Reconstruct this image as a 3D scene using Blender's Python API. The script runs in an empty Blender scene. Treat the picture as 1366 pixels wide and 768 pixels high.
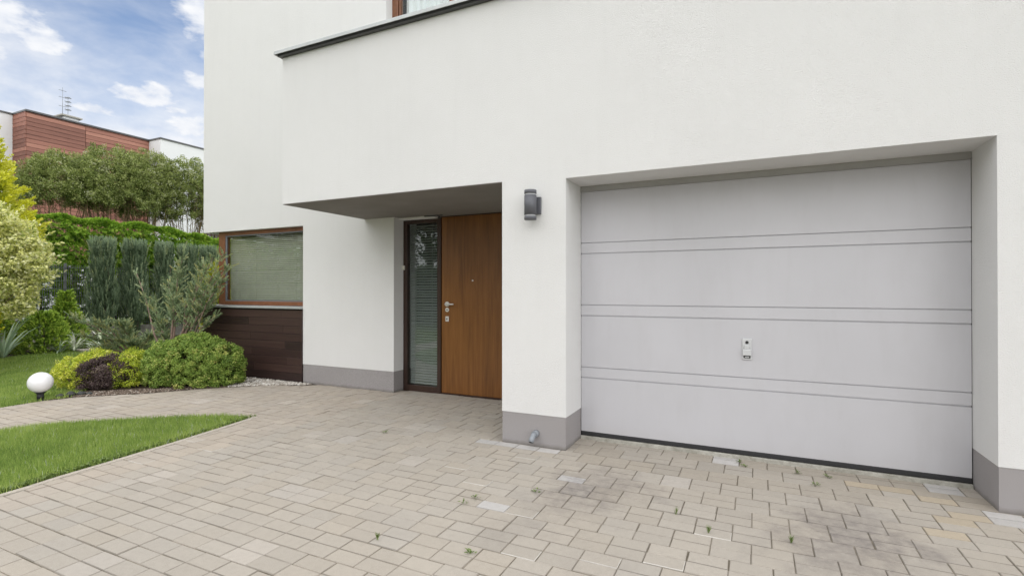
import bpy, bmesh, math, random
import numpy as np
from mathutils import Vector, Matrix
random.seed(7); rng = np.random.default_rng(7)
S = bpy.context.scene; COL = S.collection
R = math.radians

# ------------------------------------------------------------------ camera
cam = bpy.data.objects.new('camera', bpy.data.cameras.new('camera')); COL.objects.link(cam)
cam.location = (0, -4.2, 1.384); cam.rotation_euler = (R(90.2525), 0, R(25.505))
cam.data.sensor_width = 36; cam.data.lens = 18.016
cam.data.clip_start = 0.05; cam.data.clip_end = 3000
S.camera = cam

# ------------------------------------------------------------------ sky, sun, exposure
SUN_EL, SUN_AZ = R(36), R(172)          # azimuth measured clockwise from +Y
w = bpy.data.worlds.new('World'); S.world = w; w.use_nodes = True
nt = w.node_tree; nt.nodes.clear()
def wn(t, **k):
    n = nt.nodes.new(t)
    for a, b in k.items(): setattr(n, a, b)
    return n
def wl(a, b): nt.links.new(a, b)
def wm(op, a, b=None, c=None, clamp=False):
    n = wn('ShaderNodeMath', operation=op); n.use_clamp = clamp
    for i, v in enumerate((a, b, c)):
        if v is None: continue
        if isinstance(v, (int, float)): n.inputs[i].default_value = v
        else: wl(v, n.inputs[i])
    return n.outputs[0]
out = wn('ShaderNodeOutputWorld'); bg = wn('ShaderNodeBackground'); wl(bg.outputs[0], out.inputs[0])
sky = wn('ShaderNodeTexSky', sky_type='NISHITA'); sky.sun_disc = False
sky.sun_elevation = SUN_EL; sky.sun_rotation = SUN_AZ; sky.altitude = 100; sky.air_density = 1.0; sky.dust_density = 0.6; sky.ozone_density = 1.6
bg.inputs[1].default_value = 0.15
tc = wn('ShaderNodeTexCoord'); sep = wn('ShaderNodeSeparateXYZ'); wl(tc.outputs['Generated'], sep.inputs[0])
az = wm('ARCTAN2', sep.outputs[0], sep.outputs[1]); el = wm('ARCSINE', sep.outputs[2])
# clouds are laid out on the dome by azimuth and elevation
comb = wn('ShaderNodeCombineXYZ'); wl(wm('MULTIPLY', az, 1.0), comb.inputs[0]); wl(wm('MULTIPLY', el, 1.9), comb.inputs[1])
def noise(scale, det, rough=.55, dist=0.):
    n = wn('ShaderNodeTexNoise'); n.inputs['Scale'].default_value = scale; n.inputs['Detail'].default_value = det
    n.inputs['Roughness'].default_value = rough; n.inputs['Distortion'].default_value = dist
    wl(comb.outputs[0], n.inputs['Vector']); return n.outputs['Fac']
n_big = noise(3.2, 5); n_fine = noise(26, 6, .55); n_wisp = noise(7, 7, .55, .35)
puffs = [(-1.235, .362, .055, .030), (-1.19, .345, .035, .020), (-1.235, .318, .02, .013),
         (-1.065, .298, .052, .013), (-1.048, .309, .026, .012), (-.995, .335, .03, .014), (-1.13, .268, .035, .009), (-.99, .435, .03, .035),
         (-1.0, .262, .05, .022), (-1.025, .285, .02, .008), (-.985, .375, .012, .01), (-1.22, .236, .05, .012), (-.92, .31, .05, .04)]
tot = None
for a0, e0, sa, se in puffs:
    da = wm('DIVIDE', wm('SUBTRACT', az, a0), sa*1.22); de = wm('DIVIDE', wm('SUBTRACT', el, e0), se*1.22)
    g = wm('EXPONENT', wm('MULTIPLY', wm('ADD', wm('MULTIPLY', da, da), wm('MULTIPLY', de, de)), -1.0))
    tot = g if tot is None else wm('MAXIMUM', tot, g)
puff = wm('ADD', tot, wm('MULTIPLY', wm('SUBTRACT', n_fine, .5), 1.55))
sm_ = wm('MULTIPLY', wm('SUBTRACT', puff, .08), 1.12, clamp=True); puff = wm('MULTIPLY', wm('MULTIPLY', sm_, sm_), wm('SUBTRACT', 3.0, wm('MULTIPLY', sm_, 2.0)))
# thin veil everywhere, thicker low down and behind the viewer
veil = wm('MULTIPLY', wm('SUBTRACT', wm('ADD', n_wisp, wm('MULTIPLY', n_big, .5)), .60), 2.2, clamp=True)
low = wm('SUBTRACT', 1.0, wm('DIVIDE', wm('SUBTRACT', el, .20), .24), clamp=True)
veil = wm('ADD', wm('MULTIPLY', veil, .55), wm('MULTIPLY', low, .85), clamp=True)
# broad cloud deck added out of view, brightest at the sides to light the reveals
side = wm('COSINE', wm('SUBTRACT', az, R(117)))
fill_deck = wm('MULTIPLY', wm('ADD', side, wm('ADD', .91, wm('MULTIPLY', wm('SUBTRACT', n_big, .5), .25))), 2.6, clamp=True)
fill_deck = wm('MAXIMUM', fill_deck, wm('MULTIPLY', wm('SUBTRACT', el, .52), 5.0, clamp=True))
mask = wm('MAXIMUM', puff, veil)
cc = wn('ShaderNodeMix', data_type='RGBA'); cc.inputs[6].default_value = (3.5, 3.7, 4.1, 1); cc.inputs[7].default_value = (4.35, 4.4, 4.5, 1)
wl(wm('MULTIPLY', wm('SUBTRACT', n_fine, .35), 3.0, clamp=True), cc.inputs[0])
skyb = wn('ShaderNodeMix', data_type='RGBA', blend_type='MULTIPLY'); skyb.inputs[0].default_value = 1; wl(sky.outputs[0], skyb.inputs[6]); skyb.inputs[7].default_value = (.60, .66, .74, 1)
mx = wn('ShaderNodeMix', data_type='RGBA'); wl(mask, mx.inputs[0]); wl(skyb.outputs[2], mx.inputs[6]); wl(cc.outputs[2], mx.inputs[7])
mx2 = wn('ShaderNodeMix', data_type='RGBA'); wl(fill_deck, mx2.inputs[0]); wl(mx.outputs[2], mx2.inputs[6]); sa_ = wm('SINE', az); dk = wn('ShaderNodeVectorMath', operation='SCALE'); dk.inputs[0].default_value = (7.5, 7.5, 7.6)
wl(wm('ADD', .72, wm('MULTIPLY', wm('MULTIPLY', sa_, sa_), .78)), dk.inputs[3]); wl(dk.outputs[0], mx2.inputs[7]); wl(mx2.outputs[2], bg.inputs[0])

sl = bpy.data.lights.new('sun', 'SUN'); sl.energy = .7; sl.angle = R(70); sl.color = (1.0, .985, .96)
sun = bpy.data.objects.new('sun', sl); COL.objects.link(sun)
sd = Vector((math.sin(SUN_AZ)*math.cos(SUN_EL), math.cos(SUN_AZ)*math.cos(SUN_EL), math.sin(SUN_EL)))
sun.rotation_euler = sd.to_track_quat('Z', 'Y').to_euler()
vs = S.view_settings; S.cycles.diffuse_bounces = 8; S.cycles.max_bounces = 14; S.cycles.transparent_max_bounces = 16; vs.view_transform = 'Standard'; vs.look = 'None'; vs.exposure = 0.58; vs.gamma = 1; vs.use_curve_mapping = False

# ------------------------------------------------------------------ helpers
def tag(o, label=None, cat=None, group=None, kind=None):
    if label: o['label'] = label
    if cat: o['category'] = cat
    if group: o['group'] = group
    if kind: o['kind'] = kind
    return o
def empty(name, loc=(0, 0, 0), label=None, cat=None, group=None):
    o = bpy.data.objects.new(name, None); COL.objects.link(o); o.location = loc; o.empty_display_size = .2
    return tag(o, label, cat, group)
def link(name, me, mat=None, parent=None, world=True):
    o = bpy.data.objects.new(name, me); COL.objects.link(o)
    if mat is not None:
        for m in (mat if isinstance(mat, (list, tuple)) else [mat]): me.materials.append(m)
    if parent is not None:
        o.parent = parent
        if world:   # mesh was written in world coordinates
            off = Vector((0, 0, 0)); p = parent
            while p: off += Vector(p.location); p = p.parent
            me.transform(Matrix.Translation(-off))
    return o
class MB:
    def __init__(s): s.bm = bmesh.new(); s.mi = 0
    def box(s, x0, x1, y0, y1, z0, z1, bev=0, rot=None, piv=None):
        r = bmesh.ops.create_cube(s.bm, size=1); v = r['verts']
        for q in v: q.co = Vector((x0+(q.co.x+.5)*(x1-x0), y0+(q.co.y+.5)*(y1-y0), z0+(q.co.z+.5)*(z1-z0)))
        fs = {f for q in v for f in q.link_faces}
        for f in fs: f.material_index = s.mi
        if bev:
            es = list({e for q in v for e in q.link_edges})
            rr = bmesh.ops.bevel(s.bm, geom=es, offset=bev, segments=2, affect='EDGES', profile=.5, clamp_overlap=True)
            v = [q for q in rr['verts']] or v
            for f in rr['faces']: f.material_index = s.mi
            v = list({q for f in fs if f.is_valid for q in f.verts} | set(rr['verts']))
        if rot is not None: bmesh.ops.rotate(s.bm, verts=v, cent=piv or Vector(((x0+x1)/2, (y0+y1)/2, (z0+z1)/2)), matrix=rot)
        return v
    def cyl(s, p0, p1, r0, r1=None, seg=24, cap=True):
        p0 = Vector(p0); p1 = Vector(p1); r1 = r0 if r1 is None else r1; d = p1-p0
        m = Matrix.Translation((p0+p1)/2) @ d.to_track_quat('Z', 'Y').to_matrix().to_4x4()
        r = bmesh.ops.create_cone(s.bm, cap_ends=cap, segments=seg, radius1=r0, radius2=r1, depth=d.length, matrix=m)
        for f in {f for q in r['verts'] for f in q.link_faces}:
            f.material_index = s.mi; f.smooth = len(f.verts) == 4
        return r['verts']
    def tube(s, pts, rad, seg=6):
        rings = []; pts = [Vector(p) for p in pts]
        for i, p in enumerate(pts):
            d = (pts[min(i+1, len(pts)-1)]-pts[max(i-1, 0)]).normalized()
            a = d.orthogonal().normalized(); b = d.cross(a)
            r = rad[i] if isinstance(rad, (list, tuple)) else rad
            rings.append([s.bm.verts.new(p+a*r*math.cos(t*2*math.pi/seg)+b*r*math.sin(t*2*math.pi/seg)) for t in range(seg)])
        for i in range(len(rings)-1):
            # align next ring to the closest vertex
            k = min(range(seg), key=lambda k: (rings[i+1][k].co-rings[i][0].co-(pts[i+1]-pts[i])).length)
            rings[i+1] = rings[i+1][k:]+rings[i+1][:k]
            for t in range(seg):
                try:
                    f = s.bm.faces.new((rings[i][t], rings[i][(t+1) % seg], rings[i+1][(t+1) % seg], rings[i+1][t])); f.smooth = True; f.material_index = s.mi
                except ValueError: pass
        for rg in (rings[0], rings[-1]):
            f = s.bm.faces.new(rg); f.material_index = s.mi
    def sphere(s, c, r, sx=1, sy=1, sz=1, u=24, v=16):
        rr = bmesh.ops.create_uvsphere(s.bm, u_segments=u, v_segments=v, radius=1)
        for q in rr['verts']: q.co = Vector((c[0]+q.co.x*r*sx, c[1]+q.co.y*r*sy, c[2]+q.co.z*r*sz))
        for f in {f for q in rr['verts'] for f in q.link_faces}: f.smooth = True; f.material_index = s.mi
    def poly(s, pts):
        f = s.bm.faces.new([s.bm.verts.new(p) for p in pts]); f.material_index = s.mi; return f
    def build(s, name, mat, parent=None):
        bmesh.ops.recalc_face_normals(s.bm, faces=s.bm.faces)
        me = bpy.data.meshes.new(name); s.bm.to_mesh(me); s.bm.free()
        return link(name, me, mat, parent)

# ------------------------------------------------------------------ materials
class NM:
    def __init__(s, name):
        s.m = bpy.data.materials.new(name); s.m.use_nodes = True; s.t = s.m.node_tree
        s.b = s.t.nodes['Principled BSDF']; s.o = s.t.nodes['Material Output']
    def n(s, t, **k):
        q = s.t.nodes.new(t)
        for a, b in k.items(): setattr(q, a, b)
        return q
    def l(s, a, b): s.t.links.new(a, b)
    def coord(s, sc=(1, 1, 1), rot=(0, 0, 0)):
        c = s.n('ShaderNodeTexCoord'); m = s.n('ShaderNodeMapping'); m.inputs['Scale'].default_value = sc; m.inputs['Rotation'].default_value = rot
        s.l(c.outputs['Object'], m.inputs[0]); return m.outputs[0]
    def noise(s, scale, det=3, rough=.5, vec=None, dist=0):
        q = s.n('ShaderNodeTexNoise'); q.inputs['Scale'].default_value = scale; q.inputs['Detail'].default_value = det
        q.inputs['Roughness'].default_value = rough; q.inputs['Distortion'].default_value = dist
        s.l(vec if vec is not None else s.coord(), q.inputs['Vector']); return q.outputs['Fac']
    def ramp(s, fac, stops, interp='LINEAR'):
        q = s.n('ShaderNodeValToRGB'); q.color_ramp.interpolation = interp
        e = q.color_ramp.elements
        while len(e) < len(stops): e.new(.5)
        for i, (p, c) in enumerate(stops): e[i].position = p; e[i].color = (*c, 1) if len(c) == 3 else c
        s.l(fac, q.inputs[0]); return q.outputs[0]
    def math(s, op, a, b=None, clamp=False):
        q = s.n('ShaderNodeMath', operation=op); q.use_clamp = clamp
        for i, v in enumerate((a, b)):
            if v is None: continue
            if isinstance(v, (int, float)): q.inputs[i].default_value = v
            else: s.l(v, q.inputs[i])
        return q.outputs[0]
    def mix(s, fac, a, b, blend='MIX'):
        q = s.n('ShaderNodeMix', data_type='RGBA', blend_type=blend)
        for i, v in ((0, fac), (6, a), (7, b)):
            if isinstance(v, (int, float)): q.inputs[i].default_value = v
            elif isinstance(v, tuple): q.inputs[i].default_value = (*v, 1)
            else: s.l(v, q.inputs[i])
        return q.outputs[2]
    def bump(s, h, dist, strength=1., prev=None):
        q = s.n('ShaderNodeBump'); q.inputs['Distance'].default_value = dist; q.inputs['Strength'].default_value = strength
        s.l(h, q.inputs['Height'])
        if prev is not None: s.l(prev, q.inputs['Normal'])
        s.l(q.outputs[0], s.b.inputs['Normal']); return q.outputs[0]
    def base(s, c, rough=.6, metal=0, spec=.5):
        if isinstance(c, tuple): s.b.inputs['Base Color'].default_value = (*c, 1)
        else: s.l(c, s.b.inputs['Base Color'])
        s.b.inputs['Roughness'].default_value = rough; s.b.inputs['Metallic'].default_value = metal
        s.b.inputs['Specular IOR Level'].default_value = spec

def plain(name, c, rough=.5, metal=0, spec=.5, var=.06, scale=8, bumpd=0, bscale=200):
    m = NM(name); f = m.noise(scale, 4)
    lo = tuple(x*(1-var) for x in c); hi = tuple(min(1, x*(1+var)) for x in c)
    m.base(m.ramp(f, [(.3, lo), (.7, hi)]), rough, metal, spec)
    if bumpd: m.bump(m.noise(bscale, 2), bumpd)
    return m.m

def stucco(name, c, grain=.0016):
    m = NM(name)
    big = m.noise(.9, 5, .6); mid = m.noise(7, 4, .6); st = m.noise(3, 4, .6, m.coord((3, 3, .25)))
    col = m.mix(m.ramp(big, [(.35, (0,)*3), (.7, (1,)*3)]), c, tuple(x*.965 for x in c))
    col = m.mix(m.math('MULTIPLY', m.ramp(st, [(.5, (0,)*3), (.8, (1,)*3)]), .10), col, tuple(x*.80 for x in c))
    g = m.noise(150, 3, .65); g2 = m.noise(420, 2, .6)
    col = m.mix(m.math('MULTIPLY', m.ramp(g, [(.30, (1,)*3), (.46, (0,)*3)]), .16), col, tuple(x*.70 for x in c))
    col = m.mix(m.math('MULTIPLY', mid, .05), col, (.62, .60, .52))
    m.base(col, .92, 0, .2)
    b = m.bump(m.ramp(g, [(.3, (0,)*3), (.65, (1,)*3)]), grain*1.5, .9); b = m.bump(g2, grain*.6, .7, b); m.bump(mid, .0035, .5, b)
    return m.m
M = {}
M['stucco'] = stucco('white_render', (.80, .80, .795), .0024)
def plinthmat():
    m = NM('plinth_render'); g = m.noise(330, 2, .7); big = m.noise(2.5, 4)
    col = m.ramp(g, [(.30, (.20, .187, .187)), (.5, (.32, .303, .303)), (.72, (.45, .43, .43))])
    col = m.mix(m.math('MULTIPLY', m.ramp(big, [(.4, (0,)*3), (.75, (1,)*3)]), .2), col, (.20, .19, .18))
    sp = m.n('ShaderNodeSeparateXYZ'); m.l(m.coord(), sp.inputs[0])
    z = m.math('ADD', sp.outputs[2], m.math('MULTIPLY', m.noise(9, 5, .7), .05))
    dirt = m.math('MULTIPLY', m.math('SUBTRACT', .065, z), 22, True)
    col = m.mix(m.math('MULTIPLY', dirt, .7), col, (.12, .105, .085))
    m.base(col, .95, 0, .2); m.bump(g, .002, .8); return m.m
M['plinth'] = plinthmat()
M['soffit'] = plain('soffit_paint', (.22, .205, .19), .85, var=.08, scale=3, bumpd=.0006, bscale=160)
M['zinc'] = plain('coping_metal', (.46, .48, .48), .45, .3, var=.08)
M['dkmetal'] = plain('dark_metal', (.075, .076, .08), .42, .0, var=.1)
M['lampgrey'] = plain('lamp_paint', (.105, .108, .122), .5, 0, .4, var=.08, scale=20)
M['black'] = plain('rubber', (.022, .022, .024), .7)
M['darkvoid'] = plain('room_dark', (.05, .05, .048), .9)
M['steel'] = plain('satin_steel', (.72, .71, .68), .35, .35, var=.04)
M['handlegrey'] = plain('handle_grey', (.56, .57, .58), .35, .1)
M['frosted'] = plain('frosted_glass', (.45, .46, .48), .25, 0, .6)
M['globe'] = plain('opal_globe', (.82, .82, .84), .28, 0, .5, var=.01)
M['pvc'] = plain('pvc_pipe', (.24, .26, .285), .45, var=.08, scale=20)
M['plastic'] = plain('cream_plastic', (.66, .65, .58), .5)
M['curtain'] = plain('sheer_curtain', (.86, .87, .90), .9, 0, .1, var=.03)
def doorpaint():
    m = NM('garage_door_paint')
    big = m.noise(1.1, 4, .5); fl = m.noise(60, 3, .6, m.coord((1, 1, 12)))
    st = m.noise(4, 4, .6, m.coord((2.5, 1, .5)))
    col = m.mix(m.ramp(big, [(.35, (0,)*3), (.7, (1,)*3)]), (.520, .518, .545), (.480, .479, .503))
    col = m.mix(m.math('MULTIPLY', m.ramp(st, [(.48, (0,)*3), (.75, (1,)*3)]), .12), col, (.37, .36, .36))
    sp = m.n('ShaderNodeSeparateXYZ'); m.l(m.coord(), sp.inputs[0])
    z = m.math('ADD', sp.outputs[2], m.math('MULTIPLY', m.noise(5, 6, .7), .16))
    dirt = m.math('MULTIPLY', m.math('SUBTRACT', .26, z), 5, True)
    col = m.mix(m.math('MULTIPLY', dirt, .16), col, (.30, .27, .23))
    m.base(col, .38, .0, .45)
    b = m.bump(m.noise(260, 2), .0004, .6); m.bump(m.noise(1.7, 2, .4), .006, .5, b)
    return m.m
M['gdoor'] = doorpaint()
M['gheader'] = plain('header_trim', (.36, .355, .345), .5, var=.05)
def wood(name, a, b, c, rough, vscale=(24, 24, 1.1), coat=0., bump=.0003):
    m = NM(name); v = m.coord(vscale)
    n1 = m.noise(1, 6, .6, v, .6); n2 = m.noise(5, 4, .6, v); n3 = m.noise(.8, 3, .5, m.coord((3.2, 3.2, .35)), 1.5)
    f = m.math('ADD', m.math('MULTIPLY', n1, .45), m.math('ADD', m.math('MULTIPLY', n2, .2), m.math('MULTIPLY', n3, .35)))
    m.base(m.ramp(f, [(.34, a), (.5, b), (.66, c)]), rough)
    m.b.inputs['Coat Weight'].default_value = coat; m.b.inputs['Coat Roughness'].default_value = .25
    m.bump(n2, bump); return m.m
M['door'] = wood('door_veneer', (.105, .040, .008), (.185, .072, .015), (.25, .108, .026), .36, coat=.12)
M['frame'] = wood('window_frame_wood', (.13, .05, .022), (.19, .075, .035), (.24, .10, .05), .38, (20, 20, 20))
M['dframe'] = wood('dark_frame_wood', (.028, .015, .011), (.04, .021, .016), (.055, .03, .022), .35, (20, 20, 2))
def boards(name, a, b, c, rough, axis_scale):
    m = NM(name); at = m.n('ShaderNodeAttribute'); at.attribute_name = 'v'
    n1 = m.noise(1, 6, .65, m.coord(axis_scale), .5)
    f = m.math('ADD', m.math('MULTIPLY', n1, .55), m.math('MULTIPLY', at.outputs['Fac'], .45))
    m.base(m.ramp(f, [(.25, a), (.5, b), (.78, c)]), rough); m.bump(n1, .0012, .6); return m.m
M['boards'] = boards('cladding_boards', (.018, .0085, .0075), (.034, .016, .0135), (.056, .030, .024), .50, (1.5, 30, 30))
M['redboards'] = boards('red_cladding_boards', (.17, .068, .048), (.29, .122, .085), (.42, .20, .145), .6, (12, .8, 12))
M['blind'] = plain('blind_slats', (.40, .40, .32), .45, 0, .4, var=.05)
M['blindgrey'] = plain('blind_slats_grey', (.40, .41, .395), .4, 0, .5, var=.05)
M['winframe_grey'] = plain('gasket_grey', (.16, .17, .19), .4)
def glass(name, tint=(.93, .95, .94), refl=.0):
    m = NM(name); m.t.nodes.remove(m.b)
    tr = m.n('ShaderNodeBsdfTransparent'); tr.inputs[0].default_value = (*tint, 1)
    gl = m.n('ShaderNodeBsdfGlossy'); gl.inputs['Roughness'].default_value = .015; gl.inputs['Color'].default_value = (.95, .97, .96, 1)
    fr = m.n('ShaderNodeLayerWeight'); fr.inputs['Blend'].default_value = .5; fz = m.math('ADD', .022, m.math('MULTIPLY', m.math('POWER', fr.outputs['Facing'], 5.0), .95))
    bp = m.n('ShaderNodeBump'); bp.inputs['Distance'].default_value = .004; bp.inputs['Strength'].default_value = .25
    m.l(m.noise(1.8, 2), bp.inputs['Height']); m.l(bp.outputs[0], gl.inputs['Normal'])
    mx = m.n('ShaderNodeMixShader'); m.l(m.math('ADD', fz, refl, True), mx.inputs[0])
    m.l(tr.outputs[0], mx.inputs[1]); m.l(gl.outputs[0], mx.inputs[2]); m.l(mx.outputs[0], m.o.inputs[0]); return m.m
M['glass'] = glass('window_glass'); M['glassdark'] = glass('door_glass', (.84, .87, .86), .03)

def leafmat(name, stops, trans=.26, rough=.55, spec=.35):
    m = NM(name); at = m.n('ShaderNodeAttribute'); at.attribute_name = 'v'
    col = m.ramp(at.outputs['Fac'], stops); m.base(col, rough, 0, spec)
    tl = m.n('ShaderNodeBsdfTranslucent'); m.l(m.mix(.5, col, (.25, .32, .06), 'MIX') if False else col, tl.inputs[0])
    mx = m.n('ShaderNodeMixShader'); mx.inputs[0].default_value = trans
    m.l(m.b.outputs[0], mx.inputs[1]); m.l(tl.outputs[0], mx.inputs[2]); m.l(mx.outputs[0], m.o.inputs[0]); return m.m
LM = dict(
    box=leafmat('box_leaf', [(0, (0.083, 0.151, 0.025)), (.5, (0.223, 0.335, 0.062)), (.8, (0.374, 0.495, 0.104)), (1, (0.593, 0.577, 0.186))]),
    purple=leafmat('barberry_leaf', [(0, (0.041, 0.028, 0.024)), (.5, (0.098, 0.065, 0.061)), (.85, (0.174, 0.127, 0.119)), (1, (0.266, 0.217, 0.142))], .15),
    yellow=leafmat('gold_leaf', [(0, (0.186, 0.265, 0.031)), (.5, (0.466, 0.559, 0.047)), (.8, (0.750, 0.750, 0.093)), (1, (0.750, 0.750, 0.248))]),
    blue=leafmat('blue_juniper_needles', [(0, (0.076, 0.120, 0.062)), (.45, (0.193, 0.269, 0.162)), (.8, (0.342, 0.438, 0.286)), (1, (0.428, 0.477, 0.247))], .15),
    greyjun=leafmat('grey_juniper_needles', [(0, (0.108, 0.154, 0.067)), (.45, (0.256, 0.350, 0.178)), (.8, (0.467, 0.544, 0.321)), (1, (0.483, 0.474, 0.202))], .18),
    thuja=leafmat('thuja_sprays', [(0, (0.112, 0.220, 0.026)), (.5, (0.277, 0.486, 0.052)), (.8, (0.480, 0.617, 0.092)), (1, (0.537, 0.617, 0.155))]),
    gold=leafmat('golden_thuja', [(0, (0.260, 0.312, 0.017)), (.5, (0.586, 0.596, 0.028)), (.8, (0.780, 0.780, 0.048)), (1, (0.780, 0.780, 0.138))]),
    willow=leafmat('willow_leaf', [(0, (0.091, 0.130, 0.029)), (.5, (0.224, 0.277, 0.074)), (.8, (0.386, 0.432, 0.137)), (1, (0.488, 0.500, 0.358))]),
    dogwood=leafmat('variegated_leaf', [(0, (0.188, 0.257, 0.047)), (.35, (0.411, 0.470, 0.118)), (.6, (0.780, 0.780, 0.282)), (1, (0.780, 0.780, 0.495))]),
    spruce=leafmat('spruce_needles', [(0, (0.163, 0.278, 0.047)), (.5, (0.395, 0.555, 0.086)), (.85, (0.657, 0.780, 0.139)), (1, (0.780, 0.780, 0.231))], .12),
    yucca=leafmat('yucca_leaf', [(0, (0.228, 0.323, 0.210)), (.5, (0.418, 0.531, 0.380)), (.8, (0.683, 0.759, 0.531)), (1, (0.780, 0.780, 0.721))], .15, .4),
    grass=leafmat('grass_blade', [(0, (0.137, 0.230, 0.051)), (.4, (0.287, 0.403, 0.089)), (.75, (0.440, 0.544, 0.145)), (.93, (0.604, 0.654, 0.247)), (1, (0.643, 0.668, 0.663))], .3),
    weed=leafmat('weed_leaf', [(0, (0.064, 0.118, 0.021)), (1, (0.200, 0.273, 0.073))]),
    back=leafmat('tree_leaf', [(0, (0.036, 0.066, 0.014)), (.5, (0.072, 0.120, 0.024)), (1, (0.144, 0.204, 0.048))]))
M['bark'] = plain('bark', (.13, .10, .07), .9, var=.35, scale=14, bumpd=.004, bscale=60)
M['barkred'] = plain('juniper_bark', (.27, .19, .15), .9, var=.35, scale=18, bumpd=.003, bscale=80)
M['twig'] = plain('twig_bark', (.19, .145, .07), .9, var=.35, scale=5)
def soil(name, a, b, c, sc=60):
    m = NM(name); n1 = m.noise(sc, 4, .7); m.base(m.ramp(n1, [(.3, a), (.5, b), (.7, c)]), .95, 0, .15); m.bump(n1, .01, .8); return m.m
M['soil'] = soil('bed_soil', (.035, .026, .018), (.075, .056, .040), (.15, .12, .09))
M['jointsand'] = soil('joint_sand', (.065, .056, .036), (.17, .148, .115), (.29, .257, .21), 7)
M['ground'] = soil('meadow_ground', (.04, .07, .015), (.07, .11, .025), (.11, .14, .04), 5)
M['turf'] = soil('turf_soil', (.045, .065, .018), (.065, .105, .022), (.10, .145, .035), 40)
M['asphalt'] = soil('asphalt', (.035, .035, .036), (.05, .05, .05), (.07, .07, .07), 120)
M['concrete'] = soil('old_concrete', (.26, .25, .21), (.36, .35, .31), (.46, .45, .40), 14)
M['kerb'] = soil('kerb_concrete', (.36, .32, .27), (.45, .41, .35), (.53, .49, .43), 60)
M['darkstone'] = plain('dark_stone', (.035, .037, .035), .75, var=.4, scale=30, bumpd=.003, bscale=60)
M['sandstone'] = plain('flat_stone', (.38, .35, .30), .85, var=.15, scale=20, bumpd=.003, bscale=60)
M['neighwall'] = plain('neighbour_render', (.72, .73, .74), .9, var=.03, scale=1)
M['wire'] = plain('fence_wire', (.20, .215, .215), .5, .3)

# ------------------------------------------------------------------ array mesh builders
def arr_mesh(name, V, F, k, v=None, mat=None, parent=None):
    me = bpy.data.meshes.new(name); V = np.asarray(V, np.float32); F = np.asarray(F, np.int32)
    me.vertices.add(len(V)); me.vertices.foreach_set('co', V.ravel())
    me.loops.add(F.size); me.loops.foreach_set('vertex_index', F.ravel())
    me.polygons.add(len(F)); me.polygons.foreach_set('loop_start', np.arange(0, F.size, k, dtype=np.int32))
    me.polygons.foreach_set('loop_total', np.full(len(F), k, np.int32))
    me.update(calc_edges=True)
    if v is not None:
        a = me.attributes.new('v', 'FLOAT', 'FACE'); a.data.foreach_set('value', np.clip(v, 0, 1).astype(np.float32))
    me.validate()
    return link(name, me, mat, parent)
def unit(a): return a/np.maximum(np.linalg.norm(a, axis=-1, keepdims=True), 1e-9)
def rdir(n): return unit(rng.normal(size=(n, 3)))
class Leaves:
    def __init__(s): s.C = []; s.A = []; s.N = []; s.L = []; s.W = []; s.v = []
    def add(s, C, A, N, L, W, v):
        n = len(C); s.C.append(C); s.A.append(unit(A)); s.N.append(N); s.L.append(np.broadcast_to(L, n).astype(float)); s.W.append(np.broadcast_to(W, n).astype(float)); s.v.append(np.broadcast_to(v, n).astype(float))
    def build(s, name, mat, parent=None):
        C, A, N = map(np.concatenate, (s.C, s.A, s.N)); L, W, v = map(np.concatenate, (s.L, s.W, s.v))
        Sd = unit(np.cross(A, N)); up = unit(np.cross(Sd, A)); n = len(C)
        V = np.empty((n, 4, 3)); l = L[:, None]; ww = W[:, None]
        V[:, 0] = C-A*l*.5; V[:, 1] = C+Sd*ww*.5+up*ww*.18; V[:, 2] = C+A*l*.5; V[:, 3] = C-Sd*ww*.5+up*ww*.18
        F = np.arange(n*4).reshape(n, 4)
        return arr_mesh(name, V.reshape(-1, 3), F, 4, v, mat, parent)

def ell_shell(n, c, r, zmin=-1., jit=.0):
    d = rdir(n*3); d = d[d[:, 2] > zmin][:n]
    return np.array(c)+d*np.array(r)*(1+rng.normal(size=(len(d), 1))*jit), d
def clump_leaves(lv, centers, outs, crad, per, L, W, up=0., vb=.5, vs=.16, cv=.14, flat=.62):
    """leaves on little clumps; outs = outward direction per clump"""
    k = len(centers); idx = np.repeat(np.arange(k), per); n = len(idx)
    cr = (crad*rng.uniform(.7, 1.3, k))[idx][:, None]
    d = unit(rdir(n)+outs[idx]*.75)
    P = centers[idx]+d*cr*rng.uniform(.35, 1., (n, 1))
    A = unit(d*.6+rdir(n)+np.array([0, 0, up])); N = unit(d*flat+rdir(n)*(1-flat))
    v = vb+rng.normal(size=k)[idx]*cv+rng.normal(size=n)*vs
    lv.add(P, A, N, L*rng.uniform(.7, 1.25, n), W*rng.uniform(.7, 1.2, n), v)
def sprays(lv, bases, dirs, length, rad, per, L, W, vb=.45, vs=.14, cv=.15, spread=.45, tipv=.2):
    """needle sprays: tapered plumes of needles following a direction"""
    k = len(bases); idx = np.repeat(np.arange(k), per); n = len(idx)
    ln = (length*rng.uniform(.6, 1.3, k))[idx][:, None]; t = rng.uniform(0, 1, (n, 1))
    D = unit(dirs)[idx]; r = rad*(1-t*.85)*rng.uniform(.2, 1, (n, 1))
    q = rdir(n); q = unit(q-D*np.sum(q*D, 1, keepdims=True))
    P = bases[idx]+D*ln*t+q*r
    A = unit(D+q*spread+rdir(n)*.12); N = unit(q+rdir(n)*.5)
    v = vb+rng.normal(size=k)[idx]*cv+rng.normal(size=n)*vs+(t[:, 0]-.5)*tipv
    lv.add(P, A, N, L*rng.uniform(.7, 1.2, n), W*rng.uniform(.7, 1.2, n), v)

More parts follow.
